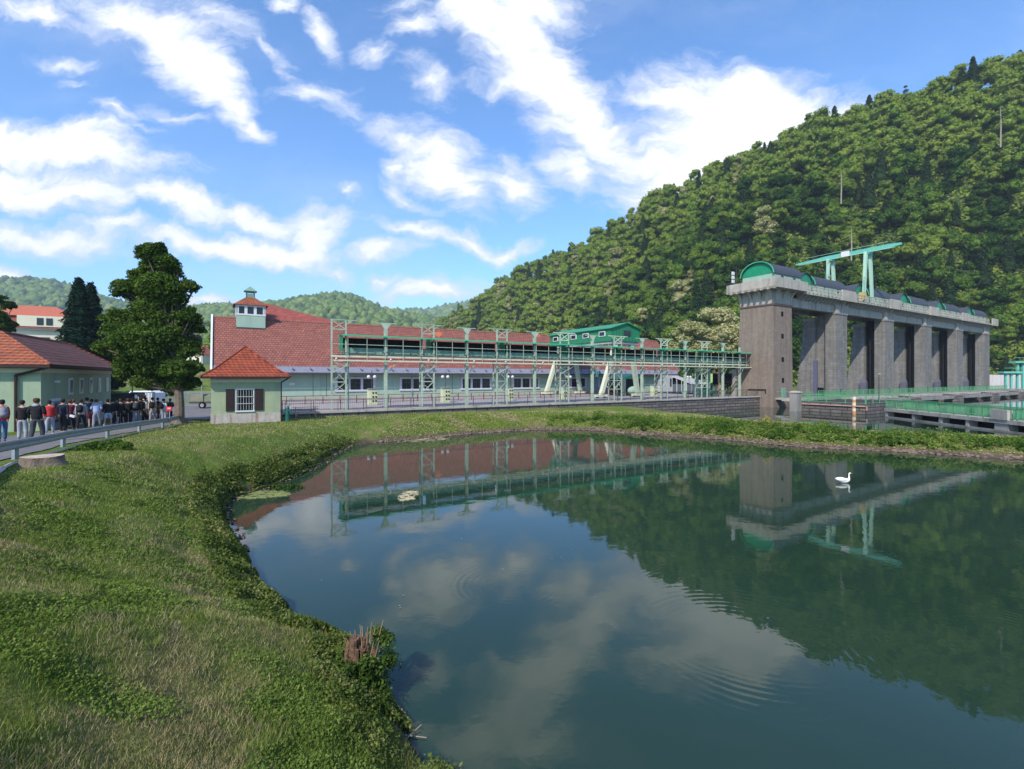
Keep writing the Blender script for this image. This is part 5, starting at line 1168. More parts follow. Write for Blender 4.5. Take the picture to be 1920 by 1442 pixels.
# small far house, right of the big tree
hp = PX(376, 707, 130); sh2 = thing('house', 'small far cottage with a red roof seen between the big tree and the hut', 'house', (hp.x, hp.y, 0), R(-12))
hb = hz(hp.x, hp.y); MB().box(-2.6, 2.6, -2, 2, hb - 1, 6.0).build('wall', m_cream, sh2); MB().frustum([(-3, -2.4, 6), (3, -2.4, 6), (3, 2.4, 6), (-3, 2.4, 6)], [(-1.2, -.1, 8.6), (1.2, -.1, 8.6), (1.2, .1, 8.6), (-1.2, .1, 8.6)]).build('roof', M('salmon red tile', (.42, .12, .09)), sh2)
MB().box(-1.4, -.9, -.3, .3, 7.5, 9.4).build('chimney', m_white, sh2)
for x in (-1.6, .8): MB().box(x, x + .8, -2.05, -2.002, 3.9, 5.1).build('window', m_glass, sh2)

# poles and wires
def pole(px, d, ytop, lab, r=.12, arm=True):
    p = PX(px, 707, d); z0 = hz(p.x, p.y); zt = (707 - ytop) / 900 * d; o = thing('utility_pole', lab, 'pole', (p.x, p.y, z0))
    MB().tube((0, 0, -.5), (0, 0, zt - z0), r, r * .7).build('shaft', m_iron if r > .08 else m_galv, o)
    if arm: MB().bar((-.8, 0, zt - z0 - .6), (.8, 0, zt - z0 - .6), .1).bar((-.6, 0, zt - z0 - 1.6), (.6, 0, zt - z0 - 1.6), .1).build('crossarm', m_iron, o)
    return Vector((p.x, p.y, zt))
a = pole(397, 82, 600, 'dark utility pole carrying wires just left of the powerhouse gable', .16)
pole(378, 60, 655, 'thin grey lamp pole in the yard between tree and hut', .06, False)
pb = pole(248, 50, 690, 'grey pole with a switch box beside the dark gate', .09, False)
b_ = PX(250, 612, 95)
wr = thing('wires', 'thin overhead wires between the utility pole and the trees', 'wires', (0, 0, 0))
for dz_ in (-.6, -1.6, -2.1):
    pts_ = []
    for i in range(13):
        s = i / 12; p = a.lerp(b_, s); pts_.append((p.x, p.y, p.z + dz_ - 1.2 * math.sin(math.pi * s)))
    MB().path(pts_, .035, 4).build('wire', m_iron, wr)
# yard fences, gate, cars
def vfence(name, lab, p, q, h, mat_, n_, w=.05, solid=None):
    p = Vector(p); q = Vector(q); o = thing(name, lab, 'fence', (p.x, p.y, 0)); mb = MB(); z0 = hz(p.x, p.y)
    for i in range(n_ + 1):
        a = p.lerp(q, i / n_); z = hz(a.x, a.y); mb.box(a.x - p.x - w/2, a.x - p.x + w/2, a.y - p.y - w/2, a.y - p.y + w/2, z, z + h)
    mb.build('bars', mat_, o); d = q - p; za = hz(p.x, p.y); zb = hz(q.x, q.y)
    MB().bar((0, 0, za + h), (d.x, d.y, zb + h), .07).bar((0, 0, za + .15), (d.x, d.y, zb + .15), .07).build('rail', mat_, o)
vfence('fence', 'pale grey barred fence across the yard behind the big tree', (*PX(296, 0, 56).xy, 0), (*PX(420, 0, 56).xy, 0), 1.7, m_galv, 60, .05)
vfence('gate', 'dark green framed gate at the far corner of the outbuilding', (*PX(206, 0, 44).xy, 0), (*PX(252, 0, 46).xy, 0), 1.9, M('very dark green frame', (.012, .03, .028)), 26, .05)
vfence('fence', 'dark barred fence continuing right of the gate in front of the white van', (*PX(252, 0, 46).xy, 0), (*PX(290, 0, 50).xy, 0), 1.9, bpy.data.materials['very dark green frame'], 14, .04)
def car(name, lab, px, d, paint, rot, van=False):
    p = PX(px, 707, d); o = thing(name, lab, 'van' if van else 'car', (p.x, p.y, hz(p.x, p.y) + .05), rot)
    H = 1.9 if van else 1.45
    pr = [(-2.2, .35), (-2.2, .95), (-1.9, H * .62) if not van else (-2.2, H * .9), (-1.1, H) if not van else (-1.9, H), (.7, H), (1.45, .98), (2.2, .85), (2.25, .35)]
    MB().prism([(x, -.85, z) for x, z in pr], (0, 1.7, 0)).build('body', paint, o, bevel=.06)
    for y in (-.862, .852):
        MB().prism([(-1.6, y, 1.0), (-1.2, y, H - .12), (.6, y, H - .12), (1.15, y, 1.0)], (0, .01, 0)).build('side_window', m_glass, o)
    MB().prism([(.80, -.7, H - .05), (1.42, -.7, 1.02), (1.45, -.7, 1.05), (.84, -.7, H - .02)], (0, 1.4, 0)).build('windscreen', m_glass, o)
    for x in (-1.35, 1.35):
        for y in (-.87, .69):
            w_ = MB().tube((x, y, .33), (x, y + .18, .33), .33, k=16).build('wheel', m_black, o); MB().tube((x, y - .01, .33), (x, y - .002, .33), .18, k=12).build('hubcap', m_galv, w_)
    for y in (-.6, .6): MB().box(2.2, 2.27, y - .15, y + .15, .6, .75).build('headlight', m_white, o)
car('van', 'white van parked behind the dark fence in the yard', 267, 54, M('white car paint', (.7, .7, .72), rough=.3, var=.02), R(170), True)
car('parked_car', 'grey parked car glimpsed through the dark green gate', 226, 52, M('silver grey car paint', (.25, .28, .3), rough=.3, var=.02), R(175))
tp = PX(385, 707, 53); trl = thing('trailer', 'small flat trailer with a grey canvas load parked left of the hut', 'trailer', (tp.x, tp.y, hz(tp.x, tp.y)), R(8))
MB().box(-1.3, 1.9, -.8, .8, .55, .75).build('bed', m_iron, trl); MB().box(-1.25, .1, -.75, .75, .76, 1.55).build('load', M('khaki canvas', (.2, .2, .14)), trl); MB().prism([(.2, -.75, .76), (1.8, -.75, .76), (1.8, -.75, 1.2), (1, -.75, 1.7), (.2, -.75, 1.3)], (0, 1.5, 0)).build('tarpaulin', M('olive tarpaulin', (.16, .19, .12), var=.3), trl)
w_ = MB().tube((.1, -.95, .36), (.1, -.78, .36), .36, k=16).build('wheel', m_black, trl); MB().tube((.1, -.97, .36), (.1, -.952, .36), .2, k=12).build('hub', m_galv, w_)
# red sign
sp = PX(318, 707, 31.0); sz_ = hz(sp.x, sp.y); rs = thing('sign', 'small red sign with white lettering on a pale post left of the tree trunk', 'sign', (sp.x, sp.y, sz_))
MB().tube((0, 0, -.2), (0, 0, 1.28), .035, k=8).build('post', m_galv, rs); pnl = MB().box(-.17, .17, -.05, -.02, 1.02, 1.30).build('panel', M('signal red', (.50, .02, .03), rough=.5), rs)
MB().box(-.12, .12, -.056, -.051, 1.20, 1.225).box(-.10, .10, -.056, -.051, 1.15, 1.17).build('lettering', m_white, pnl)

# ================================================================== trees on the left
def free_tree(name, lab, cat, loc, blobs, nleaf, size, leaf, trunk_pts, trunk_r, seed, corek=.55, group=None, jit=.75, shell=.55, sub=7, subr=(.28, .5)):
    gg = np.random.default_rng(seed); root = thing(name, lab, cat, loc)
    c = [b[:3] for b in blobs]; r = [b[3] for b in blobs]; sub_c = []; sub_r = []
    for cc, rr in zip(c, r):
        for _ in range(sub):
            d = sph_dirs(1, gg)[0] * rr * gg.uniform(.35, .85); sub_c.append(np.array(cc) + d * [1, 1, .85]); sub_r.append(rr * gg.uniform(*subr))
    per = nleaf * np.array(sub_r) ** 2 / np.sum(np.array(sub_r) ** 2)
    Lf = clump_leaves(sub_c, sub_r, per, size, gg, jit=jit, shell=shell); K = cores(c, r, gg, corek, rough=.3)
    if sub > 7: sub_c += [np.array(q) for q in c]; sub_r += [q * .92 for q in r]; Lf = join([Lf, clump_leaves(c, [q * .92 for q in r], [nleaf * .5 * q * q / sum(t_ * t_ for t_ in r) for q in r], size, gg, jit=jit, shell=.5)])
    link('crown', np_poly_mesh('crown', [Lf, K], leaf), root)
    mb = MB(); n_ = len(trunk_pts)
    for i in range(n_ - 1): mb.tube(trunk_pts[i], trunk_pts[i + 1], trunk_r * (1 - .75 * i / n_), trunk_r * (1 - .75 * (i + 1) / n_), 10)
    for cc, rr in list(zip(sub_c, sub_r))[::3]:
        z = min(max(cc[2] * .7, 2.2), trunk_pts[-1][2] * .9); tt_ = np.interp(z, [p[2] for p in trunk_pts], range(n_)); i = int(min(tt_, n_ - 2)); p0 = Vector(trunk_pts[i]).lerp(Vector(trunk_pts[i + 1]), tt_ - i)
        mb.tube(p0, tuple(cc), .09, .03, 5)
    mb.build('trunk', m_bark, root); return root
TD = 33.7; tb0 = PX(336, 707, TD); tz = hz(tb0.x, tb0.y)
def tb(px, py, dd=0): d = TD + dd; return ((px - 960) / 900 * d - tb0.x, dd, (707 - py) / 900 * d - tz)
blobs = []
for px, py, rpx, dd in [(305,472,16,0),(270,478,20,0),(285,505,36,.4),(320,500,24,-.3),(258,520,24,.3),(305,545,44,0),(255,560,34,.5),(335,560,22,-.4),(290,590,54,0),(240,605,30,-.5),(330,610,34,.5),(225,645,34,.4),(280,645,52,-.3),(335,655,36,.4),(205,655,24,0),(250,680,34,.3),(300,690,42,.2),(345,695,30,-.3),(240,700,22,0),(325,722,28,.2),(300,725,20,0),(350,720,18,.4),(270,718,24,-.3),(225,692,24,.2),(205,676,18,.3),(358,690,20,.2),(350,595,22,.2),(222,612,24,.2),(246,545,24,-.2),(290,478,26,0),(345,535,18,.2),(300,640,44,-.6)]:
    x, y, z = tb(px, py); blobs.append((x, dd * 1.6 + random.uniform(-.5, .5), z, rpx * TD / 900))
m_leafbig2 = m_leafbig
free_tree('broadleaf_tree', 'tall dark green tree with an uneven pointed crown beside the path end', 'tree', (tb0.x, tb0.y, tz), blobs, 190000, .095, m_leafbig, [(0, 0, -.2), (0.02, 0, 1.2), (-.05, 0, 3.0), (-.4, 0, 5.5), (-.9, .1, 8.5), (-1.1, .1, 11.5)], .34, 77, corek=.38, sub=14, subr=(.30, .55), shell=.8, jit=1.1)
MB().tube((0, 0, -.3), (0, 0, .35), .62, .42, 12).build('root_flare', m_bark, bpy.data.objects[[o.name for o in COL.objects if o.get('label', '').startswith('tall dark green tree')][0]])
# twin spruces behind the outbuilding
for px, py, d, wpx, lab, sd_ in ((148, 524, 66, 86, 'taller left one of the two near black spruces behind the outbuilding', 1), (170, 533, 70, 84, 'broader right one of the two near black spruces behind the outbuilding', 2)):
    p = PX(px, 707, d); z0 = hz(p.x, p.y); H_ = (707 - py) / 900 * d - z0; Wd = wpx * d / 900
    Lf, K = conifer(400 + sd_, H_, Wd, nleaf=9000, size=.26, base=.08); o = thing('spruce_tree', lab, 'tree', (p.x, p.y, z0), rot=sd_)
    link('crown', np_poly_mesh('crown', [Lf, K], m_leafspruce), o); MB().tube((0, 0, -.3), (0, 0, H_ * .5), .3, .15).build('trunk', m_bark, o)
def px_tree(px, pytop, d, wpx, hb, lab, leaf, seed, n_=6000, name='broadleaf_tree'):
    p = PX(px, 707, d); z0 = hz(p.x, p.y); H_ = (707 - pytop) / 900 * d - z0; r_ = wpx * d / 1800; gg = random.Random(seed); bl_ = []
    for i in range(7):
        f = gg.uniform(hb, .9); bl_.append((gg.uniform(-.5, .5) * r_, gg.uniform(-.5, .5) * r_, H_ * f, r_ * gg.uniform(.45, .62)))
    bl_.append((0, 0, H_ * .5 * (1 + hb), r_ * .75)); bl_.append((0, 0, H_ - r_ * .4, r_ * .4))
    free_tree(name, lab, 'tree', (p.x, p.y, z0), bl_, n_, d / 900 * 4.0, leaf, [(0, 0, -.3), (0, 0, H_ * .4), (0, 0, H_ * .8)], .22, seed)
px_tree(0, 545, 60, 60, .3, 'dark rounded tree cut by the left edge above the outbuilding', m_leafbig, 5, 9000)
px_tree(118, 655, 62, 50, .3, 'low pale green shrubby tree at the foot of the spruces', m_leafhill, 6, 3000)
px_tree(395, 628, 150, 40, .1, 'round green tree behind the utility pole', m_leafhill, 8, 2500)
px_tree(360, 612, 170, 50, .1, 'dark tree on the slope behind the far cottage', m_leafspruce, 9, 2500)
px_tree(410, 605, 190, 50, .1, 'green tree hard against the left gable of the powerhouse', m_leafhill, 10, 2500)
px_tree(205, 640, 75, 60, .1, 'dark shrub mass filling the gap between spruces and the tall tree', m_leafspruce, 12, 5000)
for i_, (px, d, top) in enumerate([(1282, 100, 690), (1300, 104, 672), (1318, 100, 680), (1340, 106, 665), (1362, 104, 672), (1380, 108, 660)]):
    px_tree(px, top, d, 40, .1, ['dark bush right of the glass porch', 'second dark bush right of the glass porch', 'dark tree seen between the last two lattice towers', 'dark tree behind the lime booth', 'dark tree behind the right end gantry posts', 'dark tree against the left foot of the brick tower'][i_], m_leafbig, 20 + i_, 2500)

# ================================================================== stumps
s0 = PX(80, 707, 12.6); zs = hz(s0.x, s0.y)
st_ = thing('tree_stump', 'broad flat sawn tree stump in the grass in front of the guardrail', 'stump', (s0.x, s0.y, zs))
N = 28; V = []; F_ = []; rr_ = [.40 + .05 * math.sin(3 * a_ * .224 + 1) + random.uniform(-.02, .02) for a_ in range(N)]
for j, (z, m_) in enumerate(((-.15, 1.45), (.0, 1.22), (.10, 1.05), (.26, 1.0))):
    for i in range(N): a_ = i / N * 6.283; V.append((math.cos(a_) * rr_[i] * m_, math.sin(a_) * rr_[i] * m_, z + (.015 * math.sin(a_ * 2) if j == 3 else 0)))
for j in range(3):
    for i in range(N): F_.append((j * N + i, j * N + (i + 1) % N, (j + 1) * N + (i + 1) % N, (j + 1) * N + i))
MB().add(V, F_).build('bark', m_bark, st_, smooth=True); MB().add([(x, y, z + .003) for x, y, z in V[3 * N:]], [tuple(range(N))]).build('cut_face', m_cut, st_)
s1 = (-2.02, 6.72); s1z = -3.86
s2 = thing('tree_stump', 'broken brown stump with young shoots overhanging the water', 'stump', (s1[0] - .05, s1[1] + .05, s1z))
mb = MB()
for i in range(34):
    a_ = random.uniform(0, 6.28); r_ = random.uniform(.0, .14); x, y = math.cos(a_) * r_ * 1.35 - .08, math.sin(a_) * r_
    mb.tube((x * 1.5, y * 1.5, -.6), (x * 1.1 + random.uniform(-.05, .05), y * 1.1 + random.uniform(-.05, .05), .16 - r_ * .6 + random.uniform(-.10, .10)), random.uniform(.05, .09), random.uniform(.015, .05), 6)
mb.build('stump_wood', M('rotten brown wood', (.15, .085, .055), var=.35, scale=9, bump=1, bscale=20), s2)
for i in range(26):
    a_ = random.uniform(0, 6.28); r_ = random.uniform(.05, .3); b__ = (math.cos(a_) * r_, math.sin(a_) * r_, random.uniform(-.1, .15)); t_ = (b__[0] * 1.5, b__[1] * 1.5, b__[2] + random.uniform(.1, .32))
    MB().tube(b__, t_, .008, .004, 4).build('shoot', M('tan shoot', (.33, .22, .12)) if i == 0 else bpy.data.materials['tan shoot'], s2)
gg = np.random.default_rng(9); cs = [(.22, .1, .10), (.30, -.1, -.1), (.12, -.2, -.25), (.30, .12, -.25), (.1, .22, .12), (-.18, -.2, -.28), (.2, -.1, -.45), (.0, -.3, -.4), (.28, -.35, -.5), (-.3, -.05, -.15), (.1,-.5,-.5), (-.12,-.30,-.12), (.10,-.26,-.05), (.30,-.05,.14)]; rs_ = [.17, .2, .24, .22, .14, .2, .26, .26, .24, .18, .25, .16, .17, .16]
m_leafshoot = leafmat('fresh shoot leaves', (.010, .024, .008), (.06, .11, .022), scale=3, objvar=0, third=(.16, .22, .05))
link('foliage', np_poly_mesh('foliage', [clump_leaves(cs, rs_, [480] * 14, .026, gg, shell=.8)], m_leafshoot), s2)
# twig in the water
tw_ = MB().path([(*wp(705, 1362), WATER + .05), (*wp(735, 1380), WATER + .04), (*wp(765, 1382), WATER + .02), (*wp(800, 1386), WATER + .02)], .006, 5).path([(*wp(755, 1395), WATER + .02), (*wp(780, 1372), WATER + .03), (*wp(790, 1366), WATER + .05)], .005, 5)
tag(tw_.build('twig', M('pale twig', (.30, .25, .20)), None), 'thin pale twig lying in the shallow water at the bottom bank', 'twig')
# clump of cuttings beside the guardrail
bp_ = PX(222, 707, 17.0); bz = hz(bp_.x, bp_.y); bs = thing('bush', 'low dark green leafy clump in the grass beside the guardrail', 'bush', (bp_.x, bp_.y, bz))
link('foliage', np_poly_mesh('foliage', [clump_leaves([(-.8, 0, .1), (-.2, 0, .16), (.25, -.1, .14), (-1.3, .1, .05)], [.38, .42, .32, .3], [900, 900, 700, 500], .045, gg, squash=.6), cores([(-.8, 0, .05), (-.2, 0, .08), (.25, -.1, .06)], [.38, .42, .32], gg, .75, .5)], m_leafbig), bs)

# ================================================================== swan
sw = wp(1582, 905); swr = thing('swan', 'single white swan floating on the green pond with upright neck', 'swan', (sw[0], sw[1], WATER))
def skin_mesh(name, verts, edges, radii, sub=2, root=0):
    me = bpy.data.meshes.new(name); me.from_pydata([tuple(v) for v in verts], edges, []); o = bpy.data.objects.new(name, me); COL.objects.link(o)
    md = o.modifiers.new('s', 'SKIN'); lay = me.skin_vertices[0].data
    for i, r_ in enumerate(radii): lay[i].radius = (r_, r_) if not isinstance(r_, tuple) else r_
    lay[root].use_root = True; md.use_smooth_shade = True; md.branch_smoothing = .4
    ss = o.modifiers.new('u', 'SUBSURF'); ss.levels = sub; ss.render_levels = sub
    dg = bpy.context.evaluated_depsgraph_get(); dg.update(); out_ = bpy.data.meshes.new_from_object(o.evaluated_get(dg)); out_.name = name
    bpy.data.objects.remove(o); bpy.data.meshes.remove(me)
    out_.polygons.foreach_set('use_smooth', [True] * len(out_.polygons)); return out_
m_swan = M('white feathers', (.78, .77, .72), rough=.7, var=.04)
V = [(-.36, 0, .20), (-.26, 0, .13), (-.12, 0, .10), (.05, 0, .09), (.17, 0, .10), (.23, 0, .16), (.235, 0, .26), (.225, 0, .34), (.24, 0, .40), (.275, 0, .42), (.31, 0, .405)]
rr = [.018, .07, .115, .125, .10, .05, .032, .027, .03, .036, .022]
sme = skin_mesh('swan_body', V, [(i, i + 1) for i in range(len(V) - 1)], rr); sme.materials.append(m_swan); link('body', sme, swr)
mb = MB()
for s in (-1, 1):
    mb.sphere((-.10, s * .085, .15), .12, 14, 8, 1.9, .45, .62)
mb.build('wings', m_swan, swr, smooth=True); swr.children[-1].name = 'folded_wings'
MB().tube((.32, 0, .402), (.385, 0, .385), .016, .006, 8).build('beak', M('orange beak', (.6, .2, .04)), swr); MB().sphere((.325, 0, .415), .013, 8, 6).build('knob', m_black, swr)
for s in (-1, 1): MB().sphere((.29, s * .028, .42), .006, 6, 5).build('eye', m_black, swr)
# ================================================================== people
m_skin = M('skin', (.45, .27, .19), rough=.6, var=.05)
def cloth(n_, c): return M('cloth ' + n_, c, rough=.9, var=.15, scale=6, bump=.3, bscale=14)
CL = dict(black=cloth('black', (.012, .012, .014)), navy=cloth('navy', (.012, .016, .035)), red=cloth('red', (.42, .03, .03)), maroon=cloth('maroon', (.13, .02, .03)), grey=cloth('grey', (.22, .22, .25)), lgrey=cloth('light grey', (.30, .31, .35)),
          white=cloth('white', (.62, .62, .64)), jeans=cloth('denim', (.05, .12, .26)), ljeans=cloth('pale denim', (.30, .38, .50)), lblue=cloth('pale blue', (.30, .36, .55)), dgrey=cloth('dark grey', (.05, .05, .06)), beige=cloth('beige', (.4, .33, .24)),
          hair=cloth('dark hair', (.02, .012, .010)), brown=cloth('brown hair', (.07, .035, .02)), shoe=cloth('white shoes', (.55, .55, .55)), dshoe=cloth('dark shoes', (.02, .02, .02)))
POSES = []
def make_pose(k):
    stride = [.0, .24, -.22, .10][k]; arm = [(.03, .02), (.16, -.14), (-.14, .15), (.10, .10)][k]; bend = [.02, .06, .06, .03][k]; asp = [0, 0, 0, .12][k]
    sh = .155; H = 1.43
    def leg(s, dy): # hip, knee, ankle, toe
        return [(s * .085, 0, .90), (s * .10, dy * .55 + .04, .50), (s * .10, dy - (.03 if dy < 0 else 0), .10 + (.05 if dy < -.1 else 0)), (s * .11, dy + .14, .035)]
    def armp(s, dy):
        if k == 3: return [(s * sh, 0, H - .02), (s * (sh + .06), -.03, 1.15), (s * .13, .18, 1.08), (s * .09, .24, 1.12)]
        return [(s * sh, 0, H - .02), (s * (sh + .035), dy * .4 - .02, 1.15), (s * (sh + .03), dy + .02, .91), (s * (sh + .02), dy + .05, .82)]
    Lr, Ll = leg(1, stride), leg(-1, -stride); Ar, Al = armp(1, arm[0]), armp(-1, arm[1])
    V = [(0, 0, .95), (0, 0, 1.12), (0, 0, 1.32), (0, -.005, 1.44), (0, .005, 1.51), (0, .015, 1.575), (0, .015, 1.65), (0, .01, 1.70), (0, .01, 1.735)]; E = [(i, i + 1) for i in range(8)]; Rd = [.10, .095, .11, .065, .048, (.066, .078), (.078, .092), (.070, .083), .04]
    for A in (Ar, Al):
        b = len(V); V += A; Rd += [.048, .040, .030, (.035, .018)]; E += [(3, b), (b, b + 1), (b + 1, b + 2), (b + 2, b + 3)]
        palm = Vector(A[3]); d = (palm - Vector(A[2])).normalized(); side = Vector((0, 1, 0)) if k != 3 else Vector((0, 0, 1)); nrm = d.cross(side)
        for fi, (off, ln) in enumerate(((-.03, .060), (-.010, .072), (.010, .075), (.030, .066))):
            p1 = palm + d * .035 + side * off; p2 = p1 + d * ln * .5 + nrm * .006; p3 = p2 + d * ln * .45 + nrm * .02; q_ = len(V); V += [tuple(p1), tuple(p2), tuple(p3)]; Rd += [.0095, .0085, .0070]; E += [(b + 3, q_), (q_, q_ + 1), (q_ + 1, q_ + 2)]
        p1 = palm - d * .02 + side * .045; p2 = p1 + d * .035 + side * .015; q_ = len(V); V += [tuple(p1), tuple(p2)]; Rd += [.011, .009]; E += [(b + 3, q_), (q_, q_ + 1)]
    for Lg in (Lr, Ll):
        b = len(V); V += Lg; Rd += [.070, .050, .036, .032]; E += [(0, b), (b, b + 1), (b + 1, b + 2), (b + 2, b + 3)]
    body = skin_mesh('person_body', V, E, Rd, 1)
    # face and ears on the head
    bm = bmesh.new(); bm.from_mesh(body)
    def ell(c, r):
        m_ = bmesh.ops.create_uvsphere(bm, u_segments=8, v_segments=6, radius=1); bmesh.ops.scale(bm, vec=r, verts=m_['verts']); bmesh.ops.translate(bm, vec=c, verts=m_['verts'])
    ell((0, .108, 1.625), (.012, .020, .022)); ell((.078, .01, 1.64), (.010, .022, .032)); ell((-.078, .01, 1.64), (.010, .022, .032)); bm.to_mesh(body); bm.free()
    jk = [(0, 0, .83), (0, 0, 1.05), (0, -.005, 1.28), (0, -.005, 1.42), (0, 0, 1.475)]
    JV = list(jk); JE = [(i, i + 1) for i in range(4)]; JR = [(.185, .145), (.160, .118), (.180, .128), (.135, .10), .062]
    for A in (Ar, Al):
        b = len(JV); JV += [A[0], A[1], tuple(Vector(A[1]).lerp(Vector(A[2]), .9))]; JR += [.068, .056, .044]; JE += [(3, b), (b, b + 1), (b + 1, b + 2)]
    jacket = skin_mesh('jacket', JV, JE, JR, 1)
    TV = [(0, 0, .97), (0, 0, .88)]; TR = [(.15, .115), (.15, .12)]; TE = [(0, 1)]
    for Lg in (Lr, Ll):
        b = len(TV); TV += [Lg[0], Lg[1], tuple(Vector(Lg[1]).lerp(Vector(Lg[2]), 1.02))]; TR += [.10, .078, .062]; TE += [(1, b), (b, b + 1), (b + 1, b + 2)]
    trousers = skin_mesh('trousers', TV, TE, TR, 1)
    SV = [(0, 0, .97), (0, 0, .88)]; SR = [(.15, .115), (.15, .12)]; SE = [(0, 1)]
    for Lg in (Lr, Ll): b = len(SV); SV += [Lg[0], tuple(Vector(Lg[0]).lerp(Vector(Lg[1]), .92))]; SR += [.105, .095]; SE += [(1, b), (b, b + 1)]
    shorts = skin_mesh('shorts', SV, SE, SR, 1)
    shoes = []
    for Lg in (Lr, Ll):
        a = Vector(Lg[2]); t_ = Vector(Lg[3]); shoes.append(skin_mesh('shoe', [a + Vector((0, -.03, -.055)), a + Vector((0, .05, -.055)), t_ + Vector((0, 0, 0)), t_ + Vector((0, .05, 0))], [(0, 1), (1, 2), (2, 3)], [.045, .048, .042, .025], 1))
    HV = [(0, -.030, 1.535), (0, -.022, 1.645), (0, -.008, 1.705), (0, .0, 1.75)]; hair = skin_mesh('hair', HV, [(0, 1), (1, 2), (2, 3)], [(.085, .075), (.096, .092), (.092, .096), .062], 1)
    hood = skin_mesh('hood', [(-.10, -.05, 1.46), (0, -.09, 1.44), (.10, -.05, 1.46)], [(0, 1), (1, 2)], [.05, .062, .05], 1)
    return dict(body=body, jacket=jacket, trousers=trousers, shorts=shorts, shoes=shoes, hair=hair, hood=hood)
POSES = [make_pose(k) for k in range(4)]
def bag_mesh():
    bm = bmesh.new(); bmesh.ops.create_cube(bm, size=1); bmesh.ops.scale(bm, vec=(.30, .17, .44), verts=bm.verts); bmesh.ops.bevel(bm, geom=bm.edges[:], offset=.06, segments=3, affect='EDGES')
    m_ = bmesh.ops.create_cube(bm, size=1); bmesh.ops.scale(bm, vec=(.22, .06, .18), verts=m_['verts']); bmesh.ops.translate(bm, vec=(0, -.10, -.08), verts=m_['verts'])
    me = bpy.data.meshes.new('backpack'); bm.to_mesh(me); bm.free(); me.polygons.foreach_set('use_smooth', [True] * len(me.polygons)); return me
BAG = bag_mesh()
def strap_mesh():
    mb = MB()
    for s in (-.11, .11): mb.path([(s, -.14, 1.40), (s, -.02, 1.50), (s, .13, 1.42), (s, .15, 1.2), (s * 1.2, .02, 1.02)], .018, 5)
    o = mb.build('strap', CL['dgrey'], None); me = o.data; bpy.data.objects.remove(o); return me
STRAP = strap_mesh()
POUCH = None
def clothe(name, me, par, mt):
    if not me.materials: me.materials.append(None)
    o = link(name, me, par); o.material_slots[0].link = 'OBJECT'; o.material_slots[0].material = mt; return o
def person(lab, px, d, top, bot, pose=0, hair='hair', bag=None, shorts=False, scale=1.0, hood=None, turn=0, wide=1.0, shoe='dshoe', extra=None):
    x = (px - 960) / 900 * d; z = hz(x, d) + .035
    o = thing('person', lab, 'person', (x, d, z), R(27 + turn), 'people walking along the path'); o.scale = (scale * wide, scale * wide, scale)
    P_ = POSES[pose]
    clothe('body', P_['body'], o, m_skin); clothe('jacket', P_['jacket'], o, CL[top]); clothe('shorts' if shorts else 'trousers', P_['shorts' if shorts else 'trousers'], o, CL[bot])
    for s in P_['shoes']: clothe('shoe', s, o, CL[shoe])
    clothe('hair', P_['hair'], o, CL[hair])
    if hood: clothe('hood', P_['hood'], o, CL[hood])
    if bag: b = clothe('backpack', BAG, o, CL[bag]); b.location = (0, -.22, 1.22); s_ = clothe('strap', STRAP, b, CL[bag]); s_.location = (0, .22, -1.22)
    if extra == 'pouch': MB().box(-.12, .08, -.22, -.14, .88, 1.0).build('waist_pouch', CL['white'], o, bevel=.02).rotation_euler = (0, R(25), 0)
    return o
